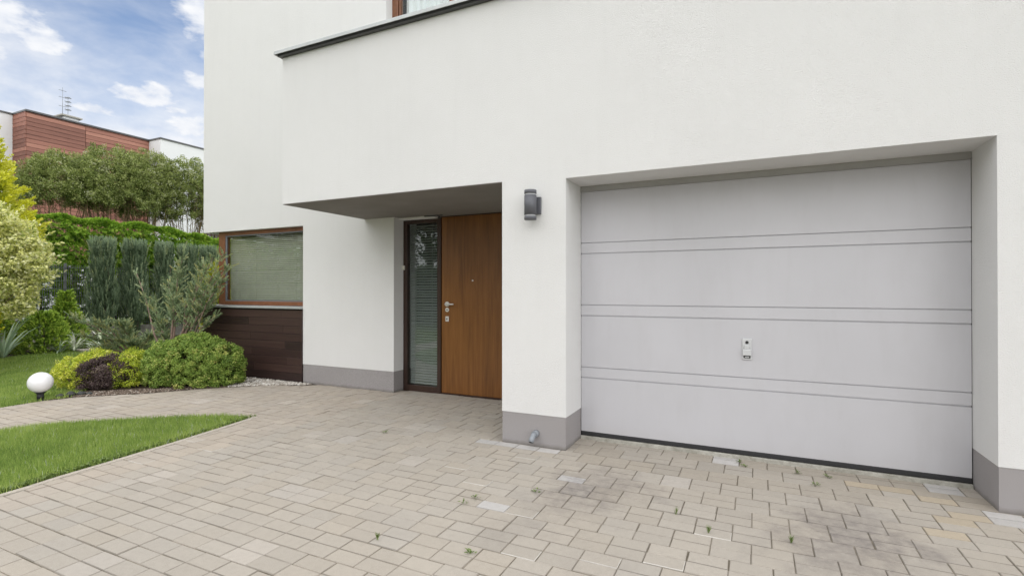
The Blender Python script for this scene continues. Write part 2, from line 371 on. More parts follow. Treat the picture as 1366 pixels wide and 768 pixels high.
# ================================================================== THE SETTING
BACK = [(-7.3, -9.5), (-7.6, -6), (-7.9, -3.6), (-8.03, -2.4), (-8.07, -1.6), (-8.07, -1.14), (-8.06, -.91), (-7.99, -.67), (-7.80, -.48), (-7.60, -.30), (-7.40, -.10), (-7.24, .14), (-7.05, .39), (-6.82, .66), (-6.55, .90), (-6.25, 1.10), (-5.97, 1.24), (-5.85, 1.371)]
FRONT = [(-6.2, -9.5), (-6.5, -6), (-6.75, -4.2), (-6.85, -3.0), (-6.83, -2.3), (-6.73, -1.81), (-6.59, -1.51), (-6.38, -1.27), (-6.13, -1.05), (-5.91, -.86), (-5.65, -.66), (-5.29, -.46), (-5.05, -.36), (-4.91, -.34)]
DRIVE = [(-4.91, -.34), (-4.83, -.79), (-4.75, -1.3), (-4.70, -1.65), (-4.67, -1.94), (-4.64, -2.2), (-4.60, -2.4), (-4.57, -2.7), (-4.52, -3.4), (-4.5, -4.5), (-4.5, -9.5)]
PAVE = BACK+[(-4.43, 1.371), (-4.43, 1.70), (-2.104, 1.70), (-2.104, 0), (-1.488, 0), (-1.488, .43), (1.361, .43), (1.361, 0), (4.6, 0), (5.2, 0), (5.2, -9.5)]+DRIVE[::-1]+FRONT[::-1]
def inside(x, y, P):
    c = False; j = len(P)-1
    for i in range(len(P)):
        xi, yi = P[i]; xj, yj = P[j]
        if (yi > y) != (yj > y) and x < (xj-xi)*(y-yi)/(yj-yi)+xi: c = not c
        j = i
    return c
def inside_np(X, Y, P):
    c = np.zeros(len(X), bool); j = len(P)-1
    for i in range(len(P)):
        xi, yi = P[i]; xj, yj = P[j]
        with np.errstate(divide='ignore', invalid='ignore'):
            c ^= ((yi > Y) != (yj > Y)) & (X < (xj-xi)*(Y-yi)/((yj-yi) or 1e-12)+xi)
        j = i
    return c
def sheet(name, P, z, mat, kind='structure', thick=0):
    b = MB(); f = b.poly([(x, y, z) for x, y in P]); bmesh.ops.triangulate(b.bm, faces=[f]); o = b.build(name, mat)
    return tag(o, kind=kind)
sheet('ground', [(-900, -900), (900, -900), (900, 900), (-900, 900)], -.05, M['ground'])
sheet('road', [(-60, -17), (60, -17), (60, -11), (-60, -11)], -.03, M['asphalt'])
sheet('driveway_bedding', PAVE, -.0048, M['jointsand'])

# pavers: 20 cm blocks in 22.2 cm courses, every block split by a dummy groove; laid as one paved surface
def clip(poly, a, b):
    """keep the part of poly on the left of a->b"""
    o = []; ax, ay = a; dx, dy = b[0]-ax, b[1]-ay
    f = lambda p: dx*(p[1]-ay)-dy*(p[0]-ax)
    for i in range(len(poly)):
        p, q = poly[i], poly[(i+1) % len(poly)]; fp, fq = f(p), f(q)
        if fp >= 0: o.append(p)
        if (fp > 0 > fq) or (fp < 0 < fq):
            t = fp/(fp-fq); o.append((p[0]+(q[0]-p[0])*t, p[1]+(q[1]-p[1])*t))
    return o
EDG = [(P_[i+1], P_[i]) if fl else (P_[i], P_[i+1]) for P_, fl in ((BACK, True), (FRONT, False), (DRIVE, False)) for i in range(len(P_)-1)]
PLAY = BACK+[(-5.8, 1.5), (-4.3, 1.5), (-4.3, 1.9), (-2.0, 1.9), (-2.0, .12), (-1.6, .12), (-1.6, .55), (1.45, .55), (1.45, .12), (5.2, .12), (5.2, -9.5)]+DRIVE[::-1]+FRONT[::-1]
EA = np.array([e[0] for e in EDG]); EB = np.array([e[1] for e in EDG]); ED = EB-EA; EL2 = (ED**2).sum(1)
def near_edges(x, y, r):
    t = np.clip(((x-EA[:, 0])*ED[:, 0]+(y-EA[:, 1])*ED[:, 1])/EL2, 0, 1)
    d = np.hypot(EA[:, 0]+ED[:, 0]*t-x, EA[:, 1]+ED[:, 1]*t-y)
    return [i for i in np.argsort(d) if d[i] < r][:2], d.min()
PV, PFc, PC = [], [], []
def addface(pts, col):
    b = len(PV); PV.extend(pts); PFc.append(list(range(b, b+len(pts)))); PC.append(col)
base = np.array((.368, .333, .286))
PALE = {(-2.2, -.08), (-1.84, -.08), (-1.60, -.08), (-2.0, -.08), (-1.57, -1.25), (1.3, -.06), (1.36, -.2), (-1.26, -.56), (1.1, .33), (-.3, .33)}
YEL = [(.99, .05), (.81, .18), (1.01, -.47), (1.24, -.14), (1.12, -.30), (.6, .22)]
PX, PY = .2, .222
for j in range(-41, 11):
    y0 = -.667+PY*j
    for i in range(-46, 27):
        x0 = -.128+PX*i+(PX/2 if j % 2 else 0)
        cx, cy = x0+PX/2, y0+PY/2
        if not any(inside(px, py, PLAY) for px, py in ((cx, cy), (x0+.01, y0+.01), (x0+PX-.01, y0+.01), (x0+.01, y0+PY-.01), (x0+PX-.01, y0+PY-.01))): continue
        tone = random.gauss(1, .020); warm = random.gauss(0, .006)
        c = base*tone*np.array((1+warm, 1, 1-warm*1.6))
        if random.random() < .035: c = c*np.array((1.02, 1.03, 1.06))*1.07
        if random.random() < .03: c = c*.94
        if cx < -4.3: c = c*np.array((1.05, 1.02, 1.0))
        dt = math.hypot(cx-.2, cy+.2)
        if abs(cy-.02) < .35 and cx > -1.4 and cx < 1.4 and random.random() < .5: c = c*np.array((.93, .92, .90))
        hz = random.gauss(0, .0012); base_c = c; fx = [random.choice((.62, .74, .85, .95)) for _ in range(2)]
        for h in (0, 1):
            gx = (.0016 if cx > -4.6 else .0042)+max(0, random.gauss(.0003, .0010)); gy = .0024+max(0, random.gauss(.0004, .0008)); gm = .0019+max(0, random.gauss(0, .0005))
            xa, xb = x0+gx, x0+PX-gx
            ya = y0+(gy if h == 0 else PY/2+gm); yb = y0+(PY/2-gm if h == 0 else PY-gy)
            quad = [(xa, ya), (xb, ya), (xb, yb), (xa, yb)]
            es, dm = near_edges((xa+xb)/2, (ya+yb)/2, .17)
            tipd = math.hypot((xa+xb)/2+4.93, (ya+yb)/2+.36)
            for e in (es if tipd > .2 else []): quad = clip(quad, EDG[e][0], EDG[e][1]) if quad else quad
            if len(quad) < 3: continue
            mx_ = sum(p[0] for p in quad)/len(quad); my_ = sum(p[1] for p in quad)/len(quad)
            if not inside(mx_, my_, PLAY) and tipd > .25: continue
            sx, sy = random.gauss(0, .0045), random.gauss(0, .0045)
            z = lambda x, y: hz+(x-mx_)*sx+(y-my_)*sy
            ch = .0031
            hw = max(abs(p[0]-mx_) for p in quad); hh = max(abs(p[1]-my_) for p in quad)
            if hw < .008 or hh < .008: continue
            top = [(mx_+(p[0]-mx_)*(1-ch/hw), my_+(p[1]-my_)*(1-ch/hh)) for p in quad]
            cc_ = c*random.gauss(1, .018)
            for q in PALE:
                if abs(mx_-q[0]) < .11 and abs(my_-q[1]) < .058: cc_ = np.array((.47, .455, .44))*random.uniform(.92, 1.06)
            for q in YEL:
                if abs(mx_-q[0]) < .1 and abs(my_-q[1]) < .056: cc_ = np.array((.415, .352, .265))*random.uniform(.94, 1.06)
            quad = [(p[0]+random.gauss(0, .0005), p[1]+random.gauss(0, .0005)) for p in quad]
            addface([(p[0], p[1], z(*p)) for p in top], cc_)
            white = random.random() < (.06 if (-1.9 < cx < -.2 and -2 < cy < -.3) else .006)
            for k in range(len(quad)):
                p, q = quad[k], quad[(k+1) % len(quad)]; tp, tq = top[k], top[(k+1) % len(quad)]
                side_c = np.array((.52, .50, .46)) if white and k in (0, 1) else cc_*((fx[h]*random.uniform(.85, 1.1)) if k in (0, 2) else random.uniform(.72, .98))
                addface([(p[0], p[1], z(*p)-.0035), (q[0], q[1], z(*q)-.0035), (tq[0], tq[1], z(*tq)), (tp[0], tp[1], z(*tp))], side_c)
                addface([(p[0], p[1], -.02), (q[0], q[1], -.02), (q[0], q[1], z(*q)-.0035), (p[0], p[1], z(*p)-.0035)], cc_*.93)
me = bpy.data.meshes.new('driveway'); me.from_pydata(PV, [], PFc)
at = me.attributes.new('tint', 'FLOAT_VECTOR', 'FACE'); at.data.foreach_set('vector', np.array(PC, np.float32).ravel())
def pavemat():
    m = NM('paver_concrete'); a = m.n('ShaderNodeAttribute'); a.attribute_name = 'tint'
    g = m.noise(260, 3, .7); md = m.noise(28, 5, .6); big = m.noise(.7, 5, .6)
    col = m.mix(.5, a.outputs['Color'], m.ramp(g, [(.25, (.30,)*3), (.5, (.5,)*3), (.8, (.70,)*3)]), 'OVERLAY')
    col = m.mix(m.math('MULTIPLY', m.ramp(md, [(.45, (0,)*3), (.75, (1,)*3)]), .26), col, (.25, .225, .19))
    col = m.mix(m.math('MULTIPLY', m.ramp(big, [(.42, (0,)*3), (.72, (1,)*3)]), .20), col, (.30, .27, .23))
    # oil and tyre stains with ragged edges
    co = m.n('ShaderNodeTexCoord'); rag = m.noise(4.5, 6, .7); rag2 = m.noise(16, 5, .7)
    for (x, y, r, s) in ((-1.02, -.66, .30, .52), (-1.12, -1.02, .26, .32), (-1.30, -1.55, .16, .18), (.52, -.62, .30, .42), (.44, -1.0, .34, .48), (.95, -1.0, .20, .18), (-.75, -1.7, .2, .12)):
        d = m.n('ShaderNodeVectorMath', operation='DISTANCE'); m.l(co.outputs['Object'], d.inputs[0]); d.inputs[1].default_value = (x, y, 0)
        f = m.math('SUBTRACT', 1.0, m.math('DIVIDE', d.outputs['Value'], r*1.5))
        f = m.math('ADD', f, m.math('MULTIPLY', m.math('SUBTRACT', rag, .5), 2.6))
        f = m.math('MULTIPLY', m.math('MULTIPLY', f, 1.5, True), m.math('ADD', .0, m.math('MULTIPLY', m.math('SUBTRACT', rag2, .2), 2.2)))
        col = m.mix(m.math('MULTIPLY', f, s*.95, True), col, (.115, .10, .10))
    # pale dusty wear band across the drive mouth
    w1 = m.math('MULTIPLY', m.ramp(m.noise(1.6, 5, .65), [(.55, (0,)*3), (.75, (1,)*3)]), .28)
    col = m.mix(w1, col, (.45, .41, .35))
    sp = m.ramp(m.noise(95, 2, .5), [(.70, (0,)*3), (.76, (1,)*3)]); col = m.mix(m.math('MULTIPLY', sp, .4), col, (.56, .53, .48))
    m.base(col, .88, 0, .3); b = m.bump(g, .0012, .8); m.bump(md, .0016, .5, b); return m.m
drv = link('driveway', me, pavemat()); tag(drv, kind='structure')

# edging kerb between drive and grass, and along the path
def ribbon(name, pts, wdt, z0, z1, mat, side=1, seg=1.0):
    b = MB(); P = []
    for i in range(len(pts)-1):
        (x0, y0), (x1, y1) = pts[i], pts[i+1]; L = math.hypot(x1-x0, y1-y0); nx, ny = (y1-y0)/L*side, -(x1-x0)/L*side
        P.append(((x0, y0), (x1, y1), (nx, ny)))
    nrm = [P[0][2]]+[tuple((a+c)/2 for a, c in zip(P[i][2], P[i+1][2])) for i in range(len(P)-1)]+[P[-1][2]]
    prof = [(0, z0), (0, z1-.006), (.006, z1), (wdt-.006, z1), (wdt, z1-.006), (wdt, z0)]
    rings = [[b.bm.verts.new((x+nx*u, y+ny*u, zz+random.uniform(-.0015, .0015))) for u, zz in prof] for (x, y), (nx, ny) in zip(pts, nrm)]
    for i in range(len(rings)-1):
        for k in range(len(prof)-1): b.bm.faces.new((rings[i][k], rings[i+1][k], rings[i+1][k+1], rings[i][k+1]))
    return tag(b.build(name, mat), kind='structure')
kp = [(x-.004, y) for x, y in DRIVE]
ribbon('kerb', kp, .045, -.03, .006, M['kerb'], 1)

LAWN_F = [(x-.05, y-.02) for x, y in DRIVE[1:]][::-1]
LAWN_F = [(-4.56, -9.5)]+[(x-.055, y) for x, y in DRIVE[::-1][1:-1]]+[(-4.98, -.39)]+[(x-.0, y-.02) for x, y in FRONT[::-1][2:]]
LAWN_B = [(-16.3, -9.5), (-7.35, -9.5)]+[(x-.01, y) for x, y in BACK[1:8]]+[(-8.9, .1), (-9.1, 1.2), (-8.9, 1.6), (-8.46, 2.0), (-8.46, 9.5), (-16.3, 9.5)]
sheet('lawn', LAWN_F, -.004, M['turf']); sheet('lawn_back', LAWN_B, -.004, M['turf'])
BED = [(x-.005, y+.005) for x, y in BACK[6:]]+[(-8.44, 1.371), (-8.46, 2.0), (-8.9, 1.9), (-9.15, 1.3), (-8.95, .3), (-8.8, -.35), (-8.3, -.75)]
sheet('flower_bed', BED, .001, M['soil'])
BED2 = [(-16.25, -9), (-13.9, -9), (-13.85, .72), (-14.25, 1.62), (-14.6, 2.64), (-14.9, 3.4), (-15.3, 4.4), (-15.5, 5.4), (-15.6, 9.5), (-16.25, 9.5)]
sheet('flower_bed_back', BED2, .002, M['soil'])

def grass(name, P, dens, hgt, wid, seed, bbox, falloff=True, excl=None):
    r = np.random.default_rng(seed); x0, x1, y0, y1 = bbox; n = int((x1-x0)*(y1-y0)*dens)
    X = r.uniform(x0, x1, n); Y = r.uniform(y0, y1, n); k = inside_np(X+r.normal(size=n)*.014, Y+r.normal(size=n)*.014, P)
    if excl: k &= ~inside_np(X, Y, excl)
    if falloff:
        d = np.hypot(X, Y+4.2); k &= r.uniform(0, 1, n) < np.clip((7./d)**1.5, .12, 1)
    X = X[k]; Y = Y[k]; n = len(X); d = np.hypot(X, Y+4.2); sc = np.clip(d/7, 1, 2.2)
    patch = np.sin(X*2.1+np.sin(Y*1.7)*1.5)*np.cos(Y*2.6+X*.7)*.5+np.sin(X*6.3+Y*5.1)*.25
    a = r.uniform(0, 2*np.pi, n); lean = r.uniform(0, .55, n); H = hgt*r.uniform(.5, 1.25, n)*(1+.15*patch); W = wid*sc*r.uniform(.7, 1.3, n)
    B = np.stack([X, Y, np.full(n, -.004)], 1); s = np.stack([np.cos(a), np.sin(a), 0*a], 1)
    b2 = r.uniform(0, 2*np.pi, n); T = np.stack([np.cos(b2)*lean*H, np.sin(b2)*lean*H, H], 1)
    V = np.empty((n, 3, 3)); V[:, 0] = B-s*W[:, None]/2; V[:, 1] = B+s*W[:, None]/2; V[:, 2] = B+T
    patch = patch+.5*np.sin(X*11+np.sin(Y*7)*2)*np.cos(Y*9.3+X*3); v = .42+patch*.20+r.normal(size=n)*.16+(r.uniform(0, 1, n) < .03)*.5
    o = arr_mesh(name, V.reshape(-1, 3), np.arange(n*3).reshape(n, 3), 3, v, LM['grass']); return tag(o, kind='stuff')
g1 = grass('grass', LAWN_F, 15000, .050, .0046, 1, (-7.0, -4.5, -4.6, -.3)); tag(g1, 'short green grass filling the wedge between drive and path', 'grass')
g2 = grass('grass', LAWN_B, 9000, .045, .0055, 2, (-16.2, -7.2, -7.0, 7.0), excl=BED2); tag(g2, 'mown green lawn between the curved path and the far shrub border', 'grass')
# fringe of longer blades along the drive edge (weedy, yellower)
def fringe():
    lv = Leaves(); pts = np.array([(x-.075, y) for x, y in DRIVE[:8]]); n = 900
    seg = rng.integers(0, len(pts)-1, n); t = rng.uniform(0, 1, (n, 1)); P = pts[seg]*(1-t)+pts[seg+1]*t; P = P+rng.normal(size=P.shape)*np.array([.03, .03])
    P[:, 0] = np.minimum(P[:, 0], (pts[seg]*(1-t)+pts[seg+1]*t)[:, 0]+.015)
    C = np.concatenate([P, rng.uniform(.008, .028, (n, 1))], 1); A = unit(rdir(n)+np.array([0, 0, .5])); lv.add(C, A, unit(rdir(n)*.5+np.array([0, 0, 1])), .035, .014, rng.normal(size=n)*.2+.6)
    tag(lv.build('clover', LM['weed']), 'low broad-leaved weeds creeping along the drive side edge of the grass', 'weeds', kind='stuff')
fringe()

def stones(name, P, rad, mat, label, cat, seed):
    r = np.random.default_rng(seed); ico = bmesh.new(); bmesh.ops.create_icosphere(ico, subdivisions=1, radius=1)
    bv = np.array([v.co[:] for v in ico.verts]); bf = np.array([[v.index for v in f.verts] for f in ico.faces]); ico.free()
    n = len(P); sc = r.uniform(.5, 1.3, (n, 1, 1))*rad*np.array([1, 1, .7])*r.uniform(.7, 1.3, (n, 1, 3))
    V = bv[None]*(1+r.normal(size=(n, len(bv), 1))*.14)*sc; a = r.uniform(0, 6.28, n); ca, sa = np.cos(a)[:, None], np.sin(a)[:, None]
    X = V[..., 0]*ca-V[..., 1]*sa; Y = V[..., 0]*sa+V[..., 1]*ca; V = np.stack([X, Y, V[..., 2]], -1)+np.array(P)[:, None, :]
    F = (bf[None]+(np.arange(n)*len(bv))[:, None, None]).reshape(-1, 3); v = np.repeat(r.uniform(0, 1, n), len(bf))
    o = arr_mesh(name, V.reshape(-1, 3), F, 3, v, mat); return tag(o, label, cat, kind='stuff')
def gravelmat(name, st):
    m = NM(name); a = m.n('ShaderNodeAttribute'); a.attribute_name = 'v'; m.base(m.ramp(a.outputs['Fac'], st), .85); m.bump(m.noise(150, 2), .002); return m.m
GB = gravelmat('bark_chips', [(0, (.05, .035, .025)), (.5, (.14, .10, .075)), (.85, (.27, .21, .16)), (1, (.45, .41, .36))])
GW = gravelmat('pale_gravel', [(0, (.20, .17, .14)), (.4, (.40, .36, .31)), (.8, (.58, .55, .50)), (1, (.74, .72, .68))])
def edge_points(pts, n, off0, off1, seed, z=.006):
    r = np.random.default_rng(seed); pts = np.array(pts); d = np.diff(pts, axis=0); L = np.hypot(d[:, 0], d[:, 1]); s = r.choice(len(d), n, p=L/L.sum()); t = r.uniform(0, 1, (n, 1))
    P = pts[s]+d[s]*t; nr = np.stack([-d[s][:, 1], d[s][:, 0]], 1)/L[s][:, None]; P = P+nr*r.uniform(off0, off1, (n, 1)); return np.concatenate([P, np.full((n, 1), z)], 1)
stones('gravel', edge_points(BACK[7:14], 2600, .01, .34, 3), .010, GB, 'brown gravel and bark chips edging the shrub bed along the path', 'gravel', 1)
q = edge_points(BACK[13:18], 1700, .01, .30, 4); q = q[q[:, 1] < 1.34]
q2 = np.stack([rng.uniform(-8.3, -6.0, 1500), rng.uniform(1.05, 1.345, 1500), np.full(1500, .008)], 1); q2 = q2[~inside_np(q2[:, 0], q2[:, 1], PAVE)]
stones('gravel', np.concatenate([q, q2]), .013, GW, 'pale gravel strip at the foot of the dark wooden cladding', 'gravel', 2)
cr = np.stack([rng.uniform(-1.3, 1.3, 260), rng.uniform(-.02, .03, 260)+.36, np.full(260, .002)], 1)

# ================================================================== THE HOUSE
PL, GL_, GR_, GT, CAN, BL, COP = -2.104, -1.488, 1.361, 2.353, 2.377, -4.945, 4.065
MY, WL, ML, MR, DY = 1.371, -6.121, -8.436, -4.43, 1.580
PT = .283; RX = 5.2; TOP = 6.6
H = empty('modern_house', (-2, 2, 0), 'modern white rendered two storey house with garage bay, covered entrance and grey plinth', 'house')
b = MB(); B = b.box
# garage bay: piers, header, upper slab
B(PL, GL_, 0, DY+.3, PT, CAN); B(GR_, RX, 0, .8, PT, CAN); B(GL_, GR_, 0, .60, GT, CAN)
B(BL, RX, 0, MY, CAN, COP)
# main wall lower piece beside entrance, and right of the door behind the pier
B(WL, MR, MY, DY+.3, PT, CAN); B(-2.80, PL, DY, DY+.3, 0, CAN)

# upper storey with a window opening
UX0, UX1, UZ0, UZ1 = -4.567, -2.2, 4.25, 6.1
B(ML, UX0, MY, MY+.36, CAN, TOP); B(UX1, RX, MY, MY+.36, CAN, TOP); B(UX0, UX1, MY, MY+.36, CAN, UZ0); B(UX0, UX1, MY, MY+.36, UZ1, TOP)
B(ML, WL, MY, MY+.36, 2.350, CAN)
# flank, back, right walls
B(ML, ML+.3, MY+.36, 10, 2.350, TOP); B(ML, RX, 10, 10.3, 0, TOP); B(RX-.3, RX, MY+.36, 10, 0, TOP); B(ML, ML+.3, 4.2, 10, 0, 2.350)
B(RX-.3, RX-.002, .8, MY+.36, 0, CAN)
wall = b.build('wall', M['stucco'], H)
b = MB(); B = b.box; e = .003
B(PL+e, GL_-e, e, DY-.01, -.05, PT); b.build('plinth', M['plinth'], H)
b = MB(); b.box(GR_+e, RX-e, e, .79, -.05, PT); b.build('plinth', M['plinth'], H)
b = MB(); b.box(WL+e, MR-e, MY+e, DY+.28, -.05, PT); b.build('plinth', M['plinth'], H)
b = MB(); b.box(ML+.01, RX-.01, MY+.01, 10.29, TOP, TOP+.05); b.box(ML-.04, RX+.04, MY-.05, 10.34, TOP+.05, TOP+.09); b.build('roof', M['zinc'], H)
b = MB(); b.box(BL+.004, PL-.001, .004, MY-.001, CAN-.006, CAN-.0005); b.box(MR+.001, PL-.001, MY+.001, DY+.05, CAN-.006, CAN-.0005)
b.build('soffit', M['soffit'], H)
b = MB(); b.box(MR+.001, -3.85, MY+.10, DY-.006, CAN-.03, CAN-.0065, .002); b.build('lintel', M['stucco'], H)
b = MB(); b.box(-3.98, -3.70, MY+.06, MY+.09, CAN-.020, CAN-.0065); b.build('drip_trim', M['dkmetal'], H)
# coping: zinc top with a drip lip, dark folded strip below
b = MB(); b.box(BL-.055, RX+.05, -.075, MY-.003, COP+.042, COP+.058, .003); b.box(BL-.055, RX+.05, -.078, -.070, COP+.020, COP+.043)
b.box(BL-.058, BL-.050, -.075, MY-.003, COP+.020, COP+.043); cp = b.build('coping', M['zinc'], H)
b = MB(); b.box(BL-.030, RX+.02, -.045, MY-.003, COP+.003, COP+.040); b.build('coping_strip', M['dkmetal'], cp)
# interior darkness behind openings: floor slabs and back partition
b = MB(); b.box(ML+.45, MR-.4, 3.0, 3.1, 0, 2.34); b.box(ML+.31, RX-.31, 3.4, 3.5, 2.6, TOP-.01); b.box(MR+.001, PL-.01, 3.0, 3.1, 0, CAN); b.box(ML+.31, RX-.31, MY+.37, 9.9, CAN+.01, CAN+.1)
b.build('room_partition', M['darkvoid'], H)

# dark wooden cladding under the garden window
def board_rows(name, mat, parent, rows, gap=.006):
    """rows: list of (x0,x1,y0,y1,z0,z1) boards, each with its own tone"""
    bm = MB(); tones = []
    for r in rows:
        n0 = len(bm.bm.faces); bm.box(*r, bev=.0025); bm.bm.faces.ensure_lookup_table(); t = random.random(); tones += [t]*(len(bm.bm.faces)-n0)
    lay = bm.bm.faces.layers.float.new('v')
    for f, t in zip(bm.bm.faces, tones): f[lay] = t
    return bm.build(name, mat, parent)
rows = []; z = .02; k = 0
while z < 1.08:
    z1 = min(z+.118, 1.095); cut = -7.9+((k*.73) % 1.5)
    rows += [(ML+.003, cut-.001, MY-.018, MY, z, z1-.004), (cut+.001, WL-.004, MY-.018, MY, z, z1-.004)]; z = z1; k += 1
clad = board_rows('cladding', M['boards'], H, rows)
b = MB(); b.box(ML+.002, WL-.002, MY+.0005, MY+.30, -.03, 1.10); b.box(ML+.002, ML+.30, MY+.30, 4.2, -.03, 1.10); b.build('cladding_base', M['boards'], H)

# garden window (corner window): frame, pane, blind, sill
WY = 1.445; WZ0, WZ1 = 1.145, 2.350; CX = -8.10
b = MB(); B = b.box
B(CX-.05, CX+.105, WY, WY+.10, WZ0, WZ1, .004)                  # corner post
B(CX+.105, WL, WY+.004, WY+.07, WZ0, WZ0+.062, .004); B(CX+.105, WL, WY+.004, WY+.07, WZ1-.062, WZ1, .004)
B(WL-.035, WL, WY+.006, WY+.07, WZ0+.062, WZ1-.062, .003)
B(CX-.09, CX-.02, WY+.10, 4.2, WZ0, WZ0+.065); B(CX-.09, CX-.02, WY+.10, 4.2, WZ1-.07, WZ1); B(CX-.09, CX-.02, 4.1, 4.2, WZ0, WZ1)
win = b.build('window', M['frame'], H)
b = MB(); b.box(CX+.105, WL-.035, WY+.030, WY+.036, WZ0+.062, WZ1-.062); b.box(CX-.055, CX-.049, WY+.10, 4.1, WZ0+.065, WZ1-.07); b.build('pane', M['glass'], win)
b = MB(); b.box(CX+.105, CX+.135, WY+.012, WY+.028, WZ0+.062, WZ1-.062); b.box(CX+.135, WL-.035, WY+.012, WY+.028, WZ0+.062, WZ0+.078)
b.box(CX+.135, WL-.035, WY+.012, WY+.028, WZ1-.078, WZ1-.062); b.build('gasket', M['winframe_grey'], win)
def blind(name, x0, x1, y, z0, z1, mat, parent, pitch=.022, tilt=62, cords=(), wdt=.025):
    bb = MB(); z = z0; t = R(tilt)
    while z < z1:
        tt = t+random.gauss(0, .03); dz = wdt/2*math.sin(tt); dy = wdt/2*math.cos(tt); wob = random.gauss(0, .0007)
        n = 6
        for s in range(n):
            xa, xb = x0+(x1-x0)*s/n, x0+(x1-x0)*(s+1)/n; sag = lambda x: -.0022*math.sin((x-x0)/(x1-x0)*math.pi*3)**2+wob
            bb.poly([(xa, y-dy, z-dz+sag(xa)), (xb, y-dy, z-dz+sag(xb)), (xb, y, z+.0018+sag(xb)), (xa, y, z+.0018+sag(xa))])
            bb.poly([(xa, y, z+.0018+sag(xa)), (xb, y, z+.0018+sag(xb)), (xb, y+dy, z+dz+sag(xb)), (xa, y+dy, z+dz+sag(xa))])
        z += pitch
    for c in cords: bb.box(c-.002, c+.002, y-.014, y-.012, z0, z1)
    return bb.build(name, mat, parent)
blind('blind', CX+.11, WL-.04, WY+.075+.03, WZ0+.07, WZ1-.07, M['blind'], win, .030, 57, (-7.35, -6.85, -6.45, -7.75), .034)
b = MB(); b.box(ML+.02, WL-.004, MY-.055, WY+.02, 1.104, 1.140, .004); b.box(ML+.02, CX-.095, WY+.02, 4.2, 1.104, 1.140, .004); b.build('sill', M['zinc'], win)

# upper window with curtain
UY = 1.50
b = MB(); B = b.box
B(UX0, UX0+.10, UY, UY+.08, UZ0, UZ1, .004); B(UX0+.11, UX0+.135, UY+.012, UY+.07, UZ0, UZ1, .003); B(-3.635, -3.47, UY, UY+.08, UZ0, UZ1, .004); B(UX1-.12, UX1, UY, UY+.08, UZ0, UZ1, .004)
B(UX0+.135, -3.635, UY+.003, UY+.07, UZ0, UZ0+.09); B(-3.47, UX1-.12, UY+.003, UY+.07, UZ0, UZ0+.09); B(UX0+.135, -3.635, UY+.003, UY+.07, UZ1-.09, UZ1); B(-3.47, UX1-.12, UY+.003, UY+.07, UZ1-.09, UZ1)
uw = b.build('window', M['frame'], H)
b = MB(); b.box(UX0+.135, -3.635, UY+.03, UY+.036, UZ0+.09, UZ1-.09); b.box(-3.47, UX1-.12, UY+.03, UY+.036, UZ0+.09, UZ1-.09); b.build('pane', M['glass'], uw)
b = MB(); n = 260; xs = [UX0+.13+(UX1-UX0-.2)*i/n for i in range(n+1)]; f = lambda x: UY+.13+.018*math.sin(x*46+math.sin(x*9)*2)+.008*math.sin(x*110)
vt = [[b.bm.verts.new((x, f(x), zz)) for x in xs] for zz in (UZ0+.05, UZ1-.02)]
for i in range(n): q_ = b.bm.faces.new((vt[0][i], vt[0][i+1], vt[1][i+1], vt[1][i])); q_.smooth = True
b.build('curtain', M['curtain'], uw)

# entrance: side light and door
SX0, SX1 = MR, -3.842; DZ1 = CAN-.030
b = MB(); B = b.box
B(SX0+.001, SX0+.06, DY-.004, DY+.07, .0, DZ1, .003); B(SX1-.028, SX1+.028, DY-.004, DY+.07, .0, DZ1, .003)
B(SX0+.06, SX1-.028, DY, DY+.065, .0, .085, .003); B(SX0+.06, SX1-.028, DY, DY+.065, DZ1-.05, DZ1, .003)
sid = b.build('side_window', M['dframe'], H)
b = MB(); b.box(SX0+.06, SX1-.028, DY+.028, DY+.034, .085, DZ1-.05); b.build('pane', M['glassdark'], sid)
blind('blind', SX0+.065, SX1-.035, DY+.085, .11, DZ1-.07, M['blindgrey'], sid, .036, 48, (-4.28, -4.00), .036)
b = MB(); B = b.box
DX0, DX1 = SX1+.030, -2.86
B(DX0+.004, DX1, DY+.012, DY+.06, .018, DZ1+.012, .003)
door = b.build('front_door', M['door'], H)
b = MB(); b.box(DX1, -2.80, DY, DY+.07, 0, CAN-.007); b.box(DX0, DX1, DY+.004, DY+.07, DZ1+.013, CAN-.007); b.box(DX0, DX1, DY+.0, DY+.07, -.01, .016); b.build('door_frame', M['dframe'], door)
hx = DX0+.095; fy = DY+.012
b = MB(); b.cyl((hx, fy, 1.200), (hx, fy-.012, 1.200), .033); b.cyl((hx, fy-.012, 1.200), (hx, fy-.055, 1.200), .011)
b.tube([(hx-.004, fy-.055, 1.200), (hx+.03, fy-.058, 1.200), (hx+.085, fy-.056, 1.200), (hx+.125, fy-.052, 1.200)], .0105, 12); b.build('handle', M['steel'], door)
b = MB(); b.cyl((hx, fy, 1.124), (hx, fy-.010, 1.124), .028); b.mi = 1; b.box(hx-.014, hx+.014, fy-.0125, fy-.0095, 1.119, 1.129); b.build('lock', [M['steel'], M['black']], door)
b = MB(); b.box(hx-.026, hx+.026, fy-.011, fy, .968, 1.038, .010); b.mi = 1; b.cyl((hx, fy-.010, 1.006), (hx, fy-.0135, 1.006), .009); b.box(hx-.003, hx+.003, fy-.0135, fy-.0105, .984, 1.004); b.build('lock', [M['steel'], M['black']], door)
b = MB(); b.cyl((-3.329, fy, 1.510), (-3.329, fy-.006, 1.510), .011); b.build('peephole', M['steel'], door)
b = MB(); b.box(SX0+.001, SX0+.032, DY-.030, DY-.004, 1.665, 1.725, .004); b.build('door_sensor', M['plastic'], H)

